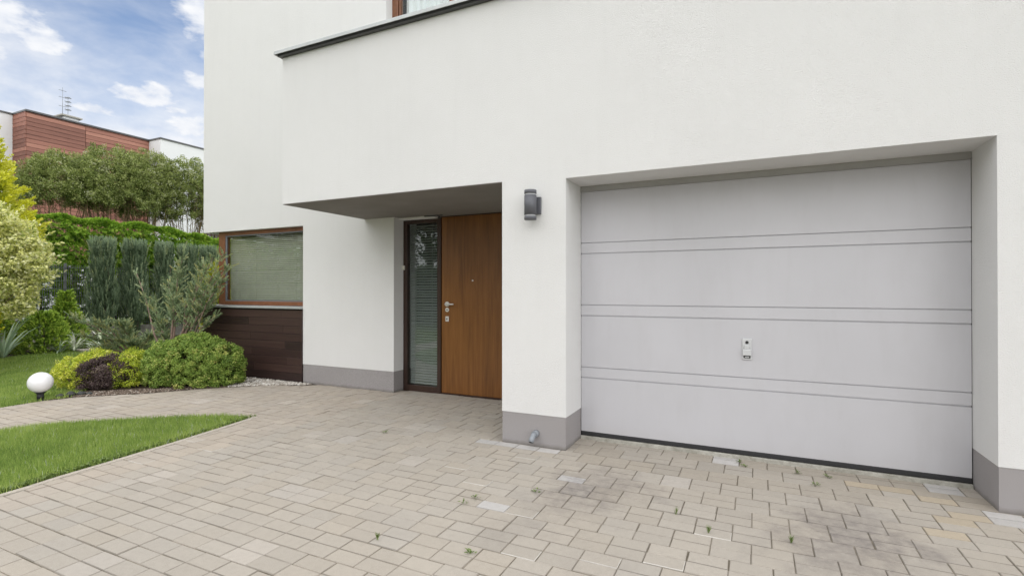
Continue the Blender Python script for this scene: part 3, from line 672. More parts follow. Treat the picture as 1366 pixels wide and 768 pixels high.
# garage door: four steel sections with pressed lines
GY = .421
prof = [(0, .072)]
def groove(z, w=.006, d=.008): return [(0, z-w/2), (d, z-w/2+.0012), (d, z+w/2-.0012), (0, z+w/2)]
for z in (.571, .668, 1.147, 1.247, 1.724, 1.824): prof += groove(z, (.011 if z in (.571, 1.147, 1.724) else .0085), .010)
prof += [(0, 2.300)]
b = MB(); x0, x1 = GL_+.004, GR_-.004; n = len(prof)
vv = [[b.bm.verts.new((x, GY+y, z)) for y, z in prof] for x in (x0, x1)]; bk = [[b.bm.verts.new((x, GY+.05, z)) for z in (.072, 2.300)] for x in (x0, x1)]
for i in range(n-1): b.bm.faces.new((vv[0][i], vv[1][i], vv[1][i+1], vv[0][i+1]))
b.bm.faces.new((vv[0][0], bk[0][0], bk[1][0], vv[1][0])); b.bm.faces.new((vv[0][-1], bk[0][1], bk[1][1], vv[1][-1])); b.bm.faces.new((bk[0][0], bk[0][1], bk[1][1], bk[1][0]))
gd = b.build('garage_door', M['gdoor'], H)
b = MB(); b.box(GL_+.001, GR_-.001, GY-.010, GY+.05, 2.303, GT-.001, .002); b.box(GL_+.001, GR_-.001, GY-.014, GY-.011, 2.300, 2.308); b.build('header_trim', M['gheader'], gd)
b = MB(); b.box(GL_+.003, GR_-.003, GY-.006, GY+.04, .034, .0715, .006); b.build('rubber_seal', M['black'], gd)
b = MB(); b.box(GL_+.001, GR_-.001, GY-.022, GY+.06, -.03, .031, .004); b.build('threshold', M['concrete'], H)
b = MB(); b.box(GL_+.0005, GL_+.0038, GY+.002, GY+.05, 0, GT-.001); b.box(GR_-.0038, GR_-.0005, GY+.002, GY+.05, 0, GT-.001); b.box(GL_+.001, GR_-.001, GY+.06, GY+.07, 0, GT); b.build('side_seal', M['black'], gd)
hxm = -.071
b = MB(); b.box(hxm-.036, hxm+.036, GY-.010, GY-.0005, .817, .990, .006); b.box(hxm-.034, hxm+.034, GY-.024, GY-.010, .850, .902, .006); b.box(hxm-.020, hxm+.020, GY-.022, GY-.010, .902, .935, .004)
b.mi = 1; b.box(hxm-.026, hxm+.026, GY-.012, GY-.0098, .829, .848); b.cyl((hxm, GY-.010, .958), (hxm, GY-.0135, .958), .0125); b.mi = 0; b.box(hxm-.016, hxm+.016, GY-.015, GY-.0118, .836, .842)
b.build('pull_handle', [M['handlegrey'], M['black']], gd)
# overflow pipe in the pier plinth
b = MB(); b.cyl((-1.765, .003, .118), (-1.765, -.045, .116), .030, .030); b.tube([(-1.765, -.030, .117), (-1.768, -.060, .110), (-1.772, -.085, .085), (-1.775, -.100, .062)], .023, 20)
b.mi = 1; b.cyl((-1.775, -.1002, .0618), (-1.7753, -.1012, .0602), .019); b.build('drain_pipe', [M['pvc'], M['black']], H)

# wall lamp (its own thing, fixed to the pier)
lx = -1.785
WLp = empty('wall_lamp', (lx, 0, 2.14), 'dark grey cylindrical up and down wall lamp on the white pier beside the garage', 'wall lamp')
b = MB(); b.box(lx+.012, lx+.072, -.030, -.001, 2.055, 2.205, .004); b.build('back_plate', M['lampgrey'], WLp)
b = MB(); b.cyl((lx, -.085, 2.042), (lx, -.085, 2.212), .054, seg=40); b.box(lx-.02, lx+.035, -.05, -.028, 2.07, 2.19); b.build('body', M['lampgrey'], WLp)
b = MB(); b.cyl((lx, -.085, 2.212), (lx, -.085, 2.226), .050, seg=40); b.build('glass_ring', M['frosted'], WLp)
b = MB(); b.cyl((lx, -.085, 2.028), (lx, -.085, 2.042), .050, seg=40); b.build('glass_ring', M['frosted'], WLp)
b = MB(); b.cyl((lx, -.085, 2.226), (lx, -.085, 2.258), .054, seg=40); b.build('cap', M['lampgrey'], WLp)
b = MB(); b.cyl((lx, -.085, 2.000), (lx, -.085, 2.028), .054, seg=40); b.build('cap', M['lampgrey'], WLp)

# ================================================================== GARDEN THINGS
GLp = empty('garden_lamp', (-8.16, -.92, 0), 'white globe garden lamp on a short black post beside the paved path', 'garden lamp')
b = MB(); b.sphere((-8.16, -.92, .222), .128, u=40, v=24); b.build('globe', M['globe'], GLp)
b = MB(); b.cyl((-8.16, -.92, -.01), (-8.16, -.92, .012), .060, .056); b.cyl((-8.16, -.92, .012), (-8.16, -.92, .085), .036, .036); b.cyl((-8.16, -.92, .080), (-8.16, -.92, .108), .036, .062); b.build('base', M['black'], GLp)
for i, (x, y, r_, lb) in enumerate(((-8.10, -.73, .040, 'small dark stone nearest the globe lamp'), (-8.06, -.63, .052, 'largest dark stone, second from the globe lamp'), (-8.00, -.54, .044, 'dark stone, third from the globe lamp'), (-7.95, -.47, .032, 'smallest dark stone, nearest the purple shrub'))):
    bm = bmesh.new(); bmesh.ops.create_icosphere(bm, subdivisions=3, radius=1)
    for v in bm.verts:
        n_ = 1+.10*math.sin(v.co.x*3+i)+.08*math.sin(v.co.y*4+i*2)+.05*math.sin(v.co.z*7); v.co = Vector((v.co.x*r_*1.25*n_, v.co.y*r_*n_, v.co.z*r_*.7*n_))
    for f in bm.faces: f.smooth = True
    me = bpy.data.meshes.new('garden_stone'); bm.to_mesh(me); bm.free(); o = link('garden_stone', me, M['darkstone']); o.location = (x-.04, y-.0, r_*.45); tag(o, lb, 'stone', 'dark stones beside the globe lamp')
b = MB(); b.box(-13.72, -13.42, 1.93, 2.2, 0, .07, .015); tag(b.build('flat_stone', M['sandstone']), 'flat pale stone lying in front of the striped strap-leaved plants', 'stone')

def shrub(name, domes, label, cat, mat, nclump, crad, per, L, W, up=0., vb=.5, group=None, stems=True, zmin=-.80, bark='bark', lump=.06, fill=.25):
    cx = np.mean([d[0] for d in domes]); cy = np.mean([d[1] for d in domes])
    T = empty(name, (cx, cy, 0), label, cat, group); lv = Leaves(); tot = sum(d[3]*d[5] for d in domes)
    for (x, y, z, rx, ry, rz) in domes:
        k = int(nclump*rx*rz/tot); c, d = ell_shell(k, (x, y, z), (rx, ry, rz), zmin, lump); lowm = c[:, 2] < z*.8; q0 = unit(c[:, :2]-np.array([x, y])); c[lowm, :2] = np.where((rng.uniform(0, 1, lowm.sum()) < .8)[:, None], np.array([x, y])+q0[lowm]*np.array([rx, ry])*rng.uniform(.86, 1.0, (lowm.sum(), 1)), c[lowm, :2]); c[:, 2] = np.maximum(c[:, 2], .05+rng.uniform(0, .05, len(c)))
        clump_leaves(lv, c, d, crad, per, L, W, up, vb)
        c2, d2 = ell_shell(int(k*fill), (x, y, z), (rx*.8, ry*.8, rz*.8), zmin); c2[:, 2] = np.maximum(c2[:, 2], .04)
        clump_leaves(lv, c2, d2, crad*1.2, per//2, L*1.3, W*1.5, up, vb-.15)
    lv.build('foliage', LM[mat], T)
    if stems:
        b = MB()
        for (x, y, z, rx, ry, rz) in domes:
            for i in range(22):
                a = random.uniform(0, 6.28); e_ = random.uniform(.2, 1.2); r_ = .85
                p = (x+math.cos(a)*math.cos(e_)*rx*r_, y+math.sin(a)*math.cos(e_)*ry*r_, max(.05, z+math.sin(e_)*rz*r_))
                b.tube([(x+random.uniform(-.05, .05), y+random.uniform(-.05, .05), -.02), ((x+p[0])/2+random.uniform(-.03, .03), (y+p[1])/2, p[2]*.45), p], [.010, .007, .003], 5)
        b.build('stems', M[bark], T)
    return T
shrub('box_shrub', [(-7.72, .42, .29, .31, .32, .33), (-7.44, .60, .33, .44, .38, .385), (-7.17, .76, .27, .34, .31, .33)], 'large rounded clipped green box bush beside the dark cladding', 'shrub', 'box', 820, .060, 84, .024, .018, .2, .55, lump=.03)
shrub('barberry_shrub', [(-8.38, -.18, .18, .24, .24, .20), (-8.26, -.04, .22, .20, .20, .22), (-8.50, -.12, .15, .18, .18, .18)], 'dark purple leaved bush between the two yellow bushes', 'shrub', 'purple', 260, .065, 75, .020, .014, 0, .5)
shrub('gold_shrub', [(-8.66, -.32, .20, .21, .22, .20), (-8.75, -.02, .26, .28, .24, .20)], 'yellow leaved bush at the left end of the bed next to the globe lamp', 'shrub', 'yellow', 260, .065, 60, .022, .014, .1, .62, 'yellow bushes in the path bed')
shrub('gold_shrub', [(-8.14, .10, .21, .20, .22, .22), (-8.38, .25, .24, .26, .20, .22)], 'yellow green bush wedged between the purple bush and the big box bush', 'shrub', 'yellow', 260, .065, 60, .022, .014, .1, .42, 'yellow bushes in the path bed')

# dwarf conifers in the far border
def dwarf(x, y, h, r_, label, dome=False):
    T = empty('dwarf_spruce', (x, y, 0), label, 'dwarf conifer', 'clipped dwarf conifers in the far border'); lv = Leaves(); k = 900
    t = rng.uniform(0, 1, k)**.8; a = rng.uniform(0, 2*np.pi, k); rr = r_*(np.sqrt(np.clip(1-t**2, 0, 1)) if dome else (1-t**1.25)*1.0+.02)*(1+rng.normal(size=k)*.03)
    base_ = np.stack([x+np.cos(a)*rr, y+np.sin(a)*rr, t*h*.97+.02], 1); d = np.stack([np.cos(a), np.sin(a), np.full(k, .6)], 1)
    sprays(lv, base_-unit(d)*.06, d, .09, .03, 34, .035, .012, .5, .13, .12, .6)
    i_ = rng.uniform(0, 1, (k//2, 1)); b2 = base_[:k//2].copy(); b2[:, :2] = np.array([x, y])+(b2[:, :2]-np.array([x, y]))*.7
    sprays(lv, b2, d[:k//2], .12, .05, 24, .05, .03, .3)
    lv.build('foliage', LM['spruce'], T); b = MB(); b.cyl((x, y, -.03), (x, y, h*.8), .035, .008, 8); b.build('trunk', M['bark'], T)
dwarf(-14.75, 2.20, 1.36, .52, 'tall cone shaped dwarf conifer in front of the wire fence')
dwarf(-14.35, 1.62, .88, .52, 'low dome shaped dwarf conifer left of the cone shaped one', True)
dwarf(-14.9, .92, 1.45, .60, 'dark dwarf conifer behind the strap leaves, half hidden by the cream-leaved bush')
# strap-leaved plants
def strap(x, y, n, ln, wd, label, vb, droop, group=None):
    T = empty('strap_leaf_plant', (x, y, 0), label, 'plant', group); V = []; F = []; vv_ = []
    for i in range(n):
        a = random.uniform(0, 6.28); e_ = random.uniform(.35, 1.45); L = ln*random.uniform(.7, 1.15); p = np.array([x+math.cos(a)*.03, y+math.sin(a)*.03, .02]); hd = np.array([math.cos(a), math.sin(a), 0]); s = np.array([-math.sin(a), math.cos(a), 0])
        seg = 6; v = vb+random.gauss(0, .15); b0 = len(V)
        for k in range(seg+1):
            w_ = wd*(1-(k/seg)**2)*(.6+.4*min(1, k/2)); V += [p-s*w_/2, p+s*w_/2]
            if k < seg:
                F.append([b0+2*k, b0+2*k+1, b0+2*k+3, b0+2*k+2]); vv_.append(v+(.12 if i % 2 else 0))
                p = p+(hd*math.cos(e_)+np.array([0, 0, 1])*math.sin(e_))*L/seg; e_ -= droop*random.uniform(.6, 1.3)*(.5+k/seg)
                if p[2] < .02: p[2] = .02
    arr_mesh('leaves', np.array(V), np.array(F), 4, np.array(vv_), LM['yucca'], T)
G_ = 'strap leaved plants in the far border'
strap(-13.75, .72, 46, .95, .05, 'big grey green strap leaved plant at the left picture edge', .35, .16, G_)
strap(-13.95, 2.02, 40, .62, .045, 'cream striped strap leaved plant just behind the flat stone', .8, .34, G_)
strap(-14.1, 2.62, 46, .66, .045, 'cream striped strap leaved plant right of the flat stone', .75, .34, G_)
strap(-13.9, 1.72, 22, .45, .035, 'small strap leaved plant left of the flat stone, under the dome shaped conifer', .55, .3, G_)

# spreading junipers
def branchy(name, label, base_, tips, mat, spr, sl_, per, nl, nw, trunk_r, vb=.5, group=None, droop=-.1, tmin=.30):
    T = empty(name, base_, label, 'juniper', group); b = MB(); lv = Leaves(); P0 = Vector(base_)
    for tp, th in tips:
        tp = Vector(tp); m1 = P0.lerp(tp, .35)+Vector((random.uniform(-.06, .06), random.uniform(-.06, .06), .08*th)); m2 = P0.lerp(tp, .7)+Vector((random.uniform(-.05, .05), random.uniform(-.05, .05), .10*th))
        pts = [P0+Vector((random.uniform(-.03, .03), random.uniform(-.03, .03), -.03)), m1, m2, tp]; b.tube(pts, [trunk_r, trunk_r*.6, trunk_r*.35, .004], 7)
        k = int(spr*th); t = rng.uniform(tmin, 1., k)
        arr = np.array([list(p) for p in pts]); s = t*3; i0 = np.minimum(s.astype(int), 2); f_ = (s-i0)[:, None]; C = arr[i0]*(1-f_)+arr[i0+1]*f_
        main = unit((arr[3]-arr[0])[None])+0*C; q = rdir(k); q[:, 2] = np.abs(q[:, 2])*.28
        d = unit(main*.8+q*.9+np.array([0, 0, droop]));
        C = C+q*.09*(1.1-t)[:, None]*th
        sprays(lv, C, d, sl_*1.0, .030, per, nl, nw, vb, .12, .24, .5)
    lv.build('foliage', LM[mat], T); b.build('branches', M['barkred'], T); return T
branchy('juniper_shrub', 'open grey green juniper with reddish stems by the house corner, behind the box bush', (-8.82, 1.06, 0),
        [((-9.72, 1.02, 1.70), 0.35), ((-9.21, 1.04, 1.19), 0.90), ((-9.04, 1.02, 0.91), 0.90), ((-9.12, 1.20, 1.53), 1.00), ((-8.87, 1.32, 2.07), 0.90), ((-8.86, 1.21, 1.70), 1.00), ((-8.74, 1.05, 1.25), 1.10), ((-8.94, 1.07, 0.65), 0.80), ((-7.45, 1.11, 1.75), 0.90), ((-7.56, 1.11, 1.96), 0.70), ((-7.71, 1.10, 1.25), 1.00), ((-8.13, 1.17, 1.81), 0.90), ((-7.85, 1.14, 1.90), 0.80), ((-7.87, 1.13, 1.56), 1.20), ((-8.08, 1.14, 1.10), 1.00), ((-8.29, 1.15, 1.41), 1.10), ((-7.51, 1.08, 1.56), 0.90), ((-7.69, 1.11, 0.99), 0.60)],
        'greyjun', 46, .15, 46, .030, .012, .024, .60, tmin=.5)
branchy('juniper_shrub', 'low arching grey green juniper standing alone on the lawn', (-11.25, 1.85, 0),
        [((-11.65, .95, .86), .8), ((-11.5, 1.02, .52), .7), ((-11.3, 1.18, .78), .9), ((-11.1, 1.45, .74), 1.1), ((-11.2, 1.65, .62), 1.), ((-11.0, 2.02, .46), .8), ((-11.0, 2.15, .30), .6), ((-11.4, 1.3, .26), .6), ((-10.9, 1.55, .38), .9)],
        'greyjun', 80, .17, 32, .042, .014, .03, .66)

# blue columnar junipers with flat clipped tops
def column(x, y, h, r_, label, seed):
    global rng; rng = np.random.default_rng(seed)
    T = empty('columnar_juniper', (x, y, 0), label, 'juniper', 'blue columnar junipers in front of the hedge'); lv = Leaves(); k = 620
    z = rng.uniform(.28, 1., k); a = rng.uniform(0, 2*np.pi, k); prof_ = np.interp(z, [.1, .22, .42, .6, .75, .92, 1], [.12, .70, 1.32, 1.12, .86, .98, 1.06])
    lob = 1+.13*np.sin(a*3+seed)+.09*np.sin(a*5+z*7+seed); rr = r_*prof_*lob*rng.uniform(.80, 1.0, k)
    B_ = np.stack([x+np.cos(a)*rr, y+np.sin(a)*rr, z*h-.26], 1); d = np.stack([np.cos(a)*.22, np.sin(a)*.22, np.ones(k)], 1)+rng.normal(size=(k, 3))*.10
    sprays(lv, B_, d, .24, .035, 46, .05, .010, .5, .10, .27, .30)
    k2 = 170; a = rng.uniform(0, 2*np.pi, k2); rr = r_*np.sqrt(rng.uniform(0, 1, k2)); B2 = np.stack([x+np.cos(a)*rr, y+np.sin(a)*rr, np.full(k2, h-.34)], 1)
    sprays(lv, B2, np.stack([np.cos(a)*.08, np.sin(a)*.08, np.ones(k2)], 1), .28, .03, 36, .05, .009, .62, .12, .1, .3)
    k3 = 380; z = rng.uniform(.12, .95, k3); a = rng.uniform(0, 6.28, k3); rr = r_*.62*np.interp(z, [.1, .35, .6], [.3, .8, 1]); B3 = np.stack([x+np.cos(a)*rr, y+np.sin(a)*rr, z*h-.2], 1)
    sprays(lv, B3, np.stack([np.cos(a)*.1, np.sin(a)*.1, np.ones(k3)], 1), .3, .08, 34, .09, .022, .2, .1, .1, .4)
    f_ = lv; f_.C = [np.column_stack([c[:, :2], np.minimum(c[:, 2], h-.02+rng.normal(size=len(c))*.02)]) for c in f_.C]
    lv.build('foliage', LM['blue'], T)
    b = MB()
    for i in range(5):
        a = random.uniform(0, 6.28); b.tube([(x+math.cos(a)*.04, y+math.sin(a)*.04, -.02), (x+math.cos(a)*.08, y+math.sin(a)*.08, .5), (x+math.cos(a)*.2, y+math.sin(a)*.2, h*.75)], [.035, .026, .008], 7)
    b.build('trunk', M['bark'], T)
for i, (y, r_, h, lb) in enumerate(((3.50, .27, 2.84, 'blue columnar juniper nearest the visible wire fence, leftmost of the row'), (4.28, .28, 2.85, 'blue columnar juniper, second from the left in the row'), (5.07, .21, 2.84, 'blue columnar juniper, third in the row, with a bare trunk before the low wall'), (5.75, .25, 2.83, 'blue columnar juniper, fourth in the row, behind the open juniper by the house'), (6.42, .23, 2.84, 'blue columnar juniper, last in the row, nearest the house corner'))):
    column(-15.85, y, h, r_, lb, 20+i)
rng = np.random.default_rng(77)

# thuja hedge: one clipped run with swelling plants
def hedge():
    T = empty('thuja_hedge', (-17.4, 5, 0), 'long clipped bright green thuja hedge behind the wire fence', 'hedge'); lv = Leaves(); k = 12000
    Y = np.concatenate([rng.uniform(-2.2, 9.5, 8600), rng.uniform(-9.5, -2.2, 3400)]); topz = np.interp(Y, [-4, 2.6, 5.5, 7.6, 11], [3.30, 3.36, 3.36, 3.12, 3.1])+.05*np.sin(Y*6.6)
    bul = .16*np.abs(np.sin(Y*2.35)); part = rng.uniform(0, 1, k)
    z = np.where(part < .76, rng.uniform(.3, 1, k)*topz, topz-.03); X = np.where(part < .76, -17.12+bul+rng.normal(size=k)*.05, rng.uniform(-17.9, -17.0, k))
    edge = z > topz-.16; X = np.where((part < .76) & edge, X-.10, X)
    B_ = np.stack([X, Y, z], 1); d = np.stack([np.full(k, .9), rng.normal(size=k)*.45, rng.normal(size=k)*.25-.05+.9*(part >= .76)+.35*edge], 1)
    # flat drooping fans
    n = 46; idx = np.repeat(np.arange(k), n); D = unit(d)[idx]; q = rdir(len(idx)); fan = unit(np.cross(D, rdir(k)[idx])); t = rng.uniform(0, 1, (len(idx), 1)); s = rng.uniform(-1, 1, (len(idx), 1))
    P = B_[idx]+D*t*.17+fan*s*.085*(1-t*.5)+np.array([0, 0, -.05])*t**2; A = unit(D+fan*s*.6+rdir(len(idx))*.2)
    v = .48+rng.normal(size=k)[idx]*.13+rng.normal(size=len(idx))*.12+(t[:, 0]-.5)*.25
    lv.add(P, A, unit(rdir(len(idx))*.8+np.array([.6, 0, .6])), .050, .021, v)
    k2 = 2400; B2 = np.stack([rng.uniform(-17.7, -17.25, k2), rng.uniform(-9.5, 11.5, k2), rng.uniform(.3, 3.1, k2)], 1)
    clump_leaves(lv, B2, rdir(k2), .16, 14, .16, .09, 0, .15)
    lv.build('foliage', LM['thuja'], T); b = MB()
    for i in range(32): y = -9.2+i*.6; b = MB(); b.tube([(-17.45, y, -.02), (-17.45, y+.03, 1.5), (-17.45, y, 3.0)], [.04, .03, .01], 6); b.build('trunk', M['bark'], T)
hedge()

# wire mesh fence on a low concrete wall
def fence():
    T = empty('mesh_fence', (-16.6, 4, 0), 'grey welded wire mesh fence panel run in front of the hedge', 'fence'); b = MB()
    y = -9.5
    while y < 8: b.box(-16.604, -16.596, y, y+.008, .38, 2.06); y += .05
    b.build('wire_panel', M['wire'], T); b = MB()
    for z in (.42, .62, .82, 1.02, 1.22, 1.42, 1.62, 1.82, 1.98): b.box(-16.596, -16.588, -9.5, 8, z, z+.010); b.box(-16.612, -16.604, -9.5, 8, z, z+.010)
    b.build('cross_wires', M['wire'], T)
    for y in (-9.5, -7.0, -4.5, -2.0, .5, 3.0, 5.5, 8.0): b = MB(); b.box(-16.66, -16.615, y-.03, y+.03, -.02, 2.10, .004); b.build('post', M['wire'], T)
fence()
b = MB(); y = -9.5
while y < 10:
    b.box(-16.42, -16.30, y, y+.995, -.05, .37, .008); y += 1.0
tag(b.build('low_wall', M['concrete']), 'low weathered concrete garden wall at the foot of the wire fence', 'wall')

# multi-stemmed trees beyond the hedge
def willow(x, y, cz, rx, ry, rz, label, seed, leaves=1.0, zlow=-.72):
    global rng; rng = np.random.default_rng(seed)
    T = empty('willow_tree', (x, y, 0), label, 'tree', 'multi stemmed trees beyond the hedge'); b = MB(); lv = Leaves(); tips = []
    for i in range(26):
        a = rng.uniform(0, 6.28); rr = rng.uniform(.2, 1.0)**.6
        tip = Vector((x+math.cos(a)*rx*rr*.92, y+math.sin(a)*ry*rr*.92, cz+rz*math.sqrt(max(0, 1-rr*rr))*rng.uniform(.5, .95))); tips.append(tip)
        p0 = Vector((x+math.cos(a)*.15, y+math.sin(a)*.15, -.03)); p1 = p0.lerp(tip, .4)+Vector((-math.cos(a)*.14, -math.sin(a)*.14, .25)); p2 = p0.lerp(tip, .75)+Vector((rng.normal()*.05, rng.normal()*.05, 0))
        b.tube([p0, p1, p2, tip], [.026, .018, .010, .003], 6)
        for j in range(5):
            s = p1.lerp(tip, rng.uniform(.2, .9)); e_ = s+Vector((rng.normal()*.25, rng.normal()*.25, rng.uniform(.15, .5))); b.tube([s, (s+e_)/2+Vector((rng.normal()*.03, rng.normal()*.03, 0)), e_], [.008, .006, .002], 4)
    k = int(420*leaves); c, d = ell_shell(k, (x, y, cz), (rx, ry, rz), zlow, .08)
    clump_leaves(lv, c, d, .15, 50, .064, .025, .1, .52, .17, .15, .35)
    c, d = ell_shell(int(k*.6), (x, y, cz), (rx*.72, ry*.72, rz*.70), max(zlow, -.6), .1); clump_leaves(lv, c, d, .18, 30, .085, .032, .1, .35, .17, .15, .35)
    # loose shoots standing out of the outline
    m = int(60*leaves); c, d = ell_shell(m, (x, y, cz), (rx*.98, ry*.98, rz*.98), .15, .03); sprays(lv, c, d*.6+np.array([0, 0, .7]), .26, .05, 16, .07, .024, .6)
    lv.build('crown', LM['willow'], T); b.build('trunk', M['twig'], T)
willow(-19.4, 4.25, 4.45, 1.15, 1.10, 1.08, 'round topped multi stemmed tree at the left, in front of the red cladding', 31, 1.3, -.30)
willow(-19.5, 5.55, 4.62, 1.20, 1.15, 1.38, 'tallest broad crowned multi stemmed tree in front of the middle of the red cladding', 32, 1.3, -.36)
willow(-19.6, 6.75, 4.85, 1.0, .85, 1.35, 'narrow multi stemmed tree where red cladding meets white neighbour wall', 33, 1.0, -.62)
willow(-19.4, 7.95, 4.85, 1.05, 1.0, 1.30, 'loose crowned tree with dark stems before the white neighbour wall, next to the house edge', 34, 1.0, -.62)
willow(-19.6, 9.6, 4.9, 1.1, 1.1, 1.25, 'multi stemmed tree hidden behind the house corner', 35)
rng = np.random.default_rng(78)

# golden thuja cones
def golden(x, y, h, r_, label, n=900):
    T = empty('golden_thuja', (x, y, 0), label, 'conifer', 'golden conifers'); lv = Leaves(); t = rng.uniform(0, 1, n)**1.1; a = rng.uniform(0, 6.28, n)
    rr = r_*np.interp(t, [0, .2, .45, .6, .83, 1], [.45, .62, .95, .90, .50, .03])*(1+.10*np.sin(a*4+t*9))*(1+rng.normal(size=n)*.05); C = np.stack([x+np.cos(a)*rr, y+np.sin(a)*rr, t*h+.05], 1); d = np.stack([np.cos(a)*.8, np.sin(a)*.8, np.full(n, .7)], 1)
    sprays(lv, C-unit(d)*.12, d, .24, .09, 50, .062, .028, .80, .13, .16, .6, .35)
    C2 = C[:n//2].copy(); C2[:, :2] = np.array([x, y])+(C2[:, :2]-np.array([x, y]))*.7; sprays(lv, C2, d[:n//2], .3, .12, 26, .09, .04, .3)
    lv.build('foliage', LM['gold'], T); b = MB(); b.cyl((x, y, -.03), (x, y, h*.8), .08, .02, 8); b.build('trunk', M['bark'], T)
golden(-13.6, -.32, 5.3, 1.45, 'tall golden yellow conifer at the left picture edge above the cream-leaved bush', 1500)
golden(-12.0, 4.05, 1.85, .30, 'small golden green conifer just beside the house corner window', 300)

# variegated dogwood
def dogwood():
    T = empty('variegated_dogwood', (-11.7, -.5, 0), 'large cream and green variegated shrub at the left picture edge', 'shrub'); lv = Leaves(); x, y, z = -11.7, -.58, 1.85
    for (lx_, ly_, lz_, lr_, kk) in ((0, -.25, .05, .85, 420), (.1, .42, -.05, .62, 260), (.15, .10, .50, .52, 200), (.2, .66, .12, .36, 120), (.2, .45, -.55, .42, 150), (.1, -.4, -.6, .6, 160), (.2, .25, .28, .60, 160)):
        c, d = ell_shell(kk, (x+lx_, y+ly_, z+lz_), (lr_, lr_, lr_*.9), -.85, .10); clump_leaves(lv, c, d, .12, 28, .066, .036, -.3, .66, .20, .10, .45)
    c, d = ell_shell(300, (x, y, z), (.6, .6, .6), -.8, .1); clump_leaves(lv, c, d, .14, 24, .07, .04, -.3, .35, .18)
    m = 130; c, d = ell_shell(m, (x+.1, y, z), (.95, .95, .85), -.3, .08); sprays(lv, c, d*.9+np.array([0, 0, .15]), .28, .06, 16, .058, .03, .66, .2, .1, .9)
    lv.build('foliage', LM['dogwood'], T); b = MB()
    for i in range(26):
        a = random.uniform(0, 6.28); r_ = random.uniform(.3, .95); tip = (x+math.cos(a)*r_, y+math.sin(a)*r_, z+random.uniform(-.5, .7))
        b.tube([(x+math.cos(a)*.1, y+math.sin(a)*.1, -.02), (x+math.cos(a)*r_*.45, y+math.sin(a)*r_*.45, tip[2]*.55), tip], [.02, .014, .004], 6)
    b.build('stems', M['barkred'], T)
dogwood()

# weeds in the paving joints
def weed(x, y, kind, label):
    T = empty('weed', (x, y, 0), label, 'weed', 'weeds growing in paving joints'); n = 16 if kind == 'leafy' else 26; lv = Leaves()
    a = rng.uniform(0, 6.28, n); r_ = rng.uniform(.004, .034, n)
    if kind == 'leafy': C = np.stack([x+np.cos(a)*r_, y+np.sin(a)*r_, rng.uniform(.006, .022, n)], 1); lv.add(C, np.stack([np.cos(a), np.sin(a), rng.uniform(.1, .6, n)], 1), unit(rdir(n)*.4+np.array([0, 0, 1])), .020, .010, rng.uniform(.0, .9, n))
    else: C = np.stack([x+np.cos(a)*r_*.25, y+np.sin(a)*r_*.25, rng.uniform(.012, .03, n)], 1); lv.add(C, np.stack([np.cos(a)*.5, np.sin(a)*.5, np.ones(n)], 1), rdir(n), .05, .003, rng.uniform(.4, 1, n))
    lv.build('leaves', LM['weed'], T)
for x, y, kd, lb in ((-.13, .30, 'leafy', 'biggest leafy weed near the foot of the garage door'), (-.08, .215, 'leafy', 'small weed just in front of the biggest leafy one by the garage door'), (.275, .22, 'leafy', 'tiny weed near the door foot, right of the handle'),
        (.375, -.0, 'leafy', 'flat spreading weed right of centre, in front of the garage door'), (.47, .22, 'leafy', 'thin weed in the joint closest to the orange pavers'), (-.25, -1.07, 'grassy', 'yellow green grass tuft in the drive, lower of the left pair'), (-.45, -.90, 'grassy', 'yellow green grass tuft in the drive, upper of the left pair'),
        (.17, -1.0, 'grassy', 'tall thin grass tuft beside the right hand oil stain'), (-1.69, -1.22, 'leafy', 'leafy weed at the corner of the pale paver'), (-1.72, -1.33, 'leafy', 'small weed just in front of the pale paver'), (-1.37, -.95, 'leafy', 'dry brownish weed left of the dark oil stain'),
        (-1.36, -1.86, 'leafy', 'leafy weed nearest the bottom edge of the picture'), (-3.25, -.24, 'leafy', 'lone weed on the paving out in front of the entrance door'), (-1.9, -1.95, 'grassy', 'small weed low in the middle of the drive')):
    weed(x, y, kd, lb)

# ================================================================== NEIGHBOUR
NH = empty('neighbour_house', (-28, 10, 0), 'neighbouring flat roofed white house with red brown boarded upper wall', 'house'); NT = 8.35
b = MB(); B = b.box
B(-36, -26.57, -6, 5.62, 0, NT-.03); B(-36, -25.60, 5.63, 10.03, 0, NT-.04); B(-36, -24.65, 10.04, 22, 0, NT-.03); b.build('wall', M['neighwall'], NH)
rows = []; z = 2.5
while z < NT-.05:
    z1 = min(z+.165, NT-.03); rows += [(-25.60, -25.52, 5.60, 7.53, z, z1-.014), (-25.60, -25.52, 7.545, 10.035, z, z1-.014), (-26.56, -25.535, 5.565, 5.625, z, z1-.014)]; z = z1
board_rows('cladding', M['redboards'], NH, rows)
b = MB(); B = b.box
B(-36, -26.53, -6, 5.55, NT-.03, NT+.03); B(-36, -25.47, 5.55, 10.0, NT-.03, NT+.035); B(-36, -24.60, 10.0, 22, NT-.03, NT+.03); b.build('roof', M['dkmetal'], NH)
b = MB(); b.box(-28.4, -27.7, 7.72, 8.27, NT, 9.10); ch = b.build('chimney', M['neighwall'], NH)
b = MB(); b.box(-28.5, -27.6, 7.60, 8.38, 9.10, 9.17, .01); b.build('chimney_cap', M['concrete'], ch)
AN = empty('roof_antenna', (-28, 7.85, 9.17), 'thin television antenna mast on the neighbour chimney', 'antenna')
b = MB(); b.cyl((-28, 7.80, 9.17), (-28, 7.80, 10.45), .010, .006, 8); b.build('mast', M['wire'], AN)
b = MB(); b.cyl((-28, 8.0, 9.17), (-28, 8.0, 10.12), .008, .007, 8)
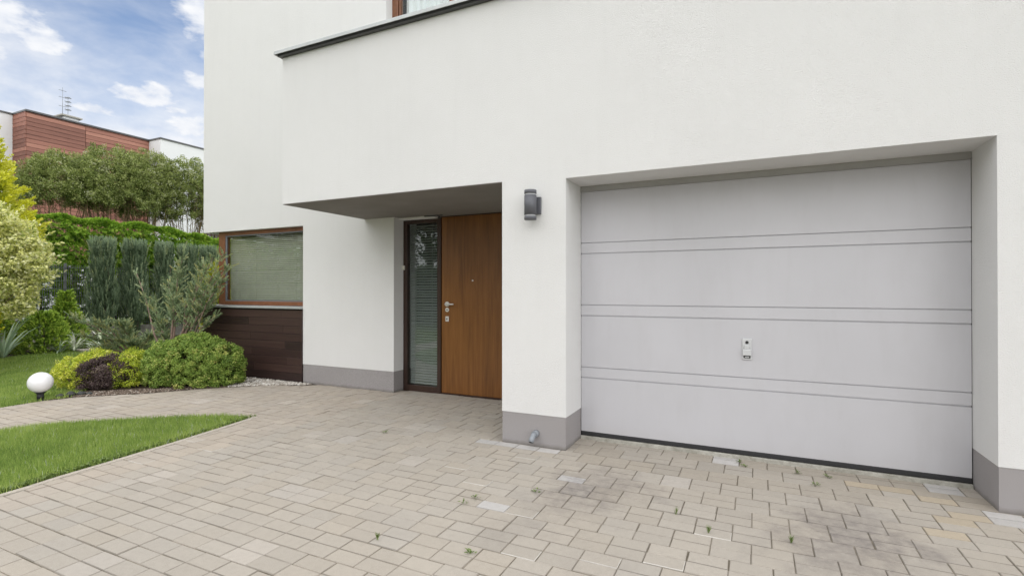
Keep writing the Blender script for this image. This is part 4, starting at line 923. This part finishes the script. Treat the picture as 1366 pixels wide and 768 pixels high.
for z in (9.5, 9.68, 9.86, 10.04): b.cyl((-28, 7.88, z), (-28, 8.12, z), .018, .018, 6); b.cyl((-28.2, 8.0, z), (-27.8, 8.0, z), .008, .008, 5); b.sphere((-28, 8.0, z), .034, u=10, v=6)
for z in (9.6, 10.3, 10.0): b.cyl((-28, 7.66, z), (-28, 7.94, z), .009, .009, 5)
b.build('aerial', M['wire'], AN)
for y0_, y1_ in ((11.5, 13.5), (15.5, 17.5)):
    b = MB(); b.box(-24.66, -24.62, y0_, y1_, 2.0, 4.2); wd_ = b.build('window', M['dframe'], NH); b = MB(); b.box(-24.622, -24.612, y0_+.08, y1_-.08, 2.08, 4.12); b.build('pane', M['glassdark'], wd_)

# ================================================================== trees across the street (what the glass reflects)
def street_tree(x, y, h, label):
    T = empty('street_tree', (x, y, 0), label, 'tree', 'trees across the street'); lv = Leaves(); b = MB(); cz = h*.62; r_ = h*.30
    b.tube([(x, y, -.05), (x+.1, y, h*.3), (x, y+.1, h*.8)], [.22, .17, .05], 10)
    for i in range(9): a = i*.7; b.tube([(x, y, h*(.28+.04*i)), (x+math.cos(a)*r_*.5, y+math.sin(a)*r_*.5, h*(.4+.04*i)), (x+math.cos(a)*r_*.9, y+math.sin(a)*r_*.9, h*(.48+.04*i))], [.07, .045, .012], 6)
    c, d = ell_shell(420, (x, y, cz), (r_, r_, h*.36), -.9, .12); clump_leaves(lv, c, d, .55, 26, .24, .12, 0, .5)
    lv.build('crown', LM['back'], T); b.build('trunk', M['bark'], T)
for i, (x, y, h) in enumerate(((-12.5, -19, 10), (-18, -18.5, 11), (-25, -15, 11), (-31, -12, 10), (-4, -21, 8), (5, -22, 9), (-38, -18, 11))): street_tree(x, y, h, 'broad leaved tree across the street, %s' % ['by the drive mouth', 'beyond the lawn', 'at the bend', 'past the bend', 'opposite the door', 'opposite the garage', 'farthest down the road'][i])

def far_hedge():  # unseen hedge, added to darken the lower reflection in the entrance glass
    T = empty('reflection_hedge', (-19, -9.9, 0), 'unseen dark hedge added on the street side of the lawn to darken window reflections', 'hedge'); lv = Leaves(); k = 2600
    c = np.stack([rng.uniform(-30, -8.3, k), rng.uniform(-10.3, -9.6, k), rng.uniform(.1, 2.3, k)], 1); clump_leaves(lv, c, rdir(k), .22, 26, .14, .08, 0, .4)
    lv.build('foliage', LM['back'], T); b = MB()
    for i in range(20): b.tube([(-29.5+i*1.1, -9.95, -.05), (-29.5+i*1.1, -9.9, 1.9)], [.04, .015], 6); b.build('stem', M['bark'], T); b = MB()
far_hedge()
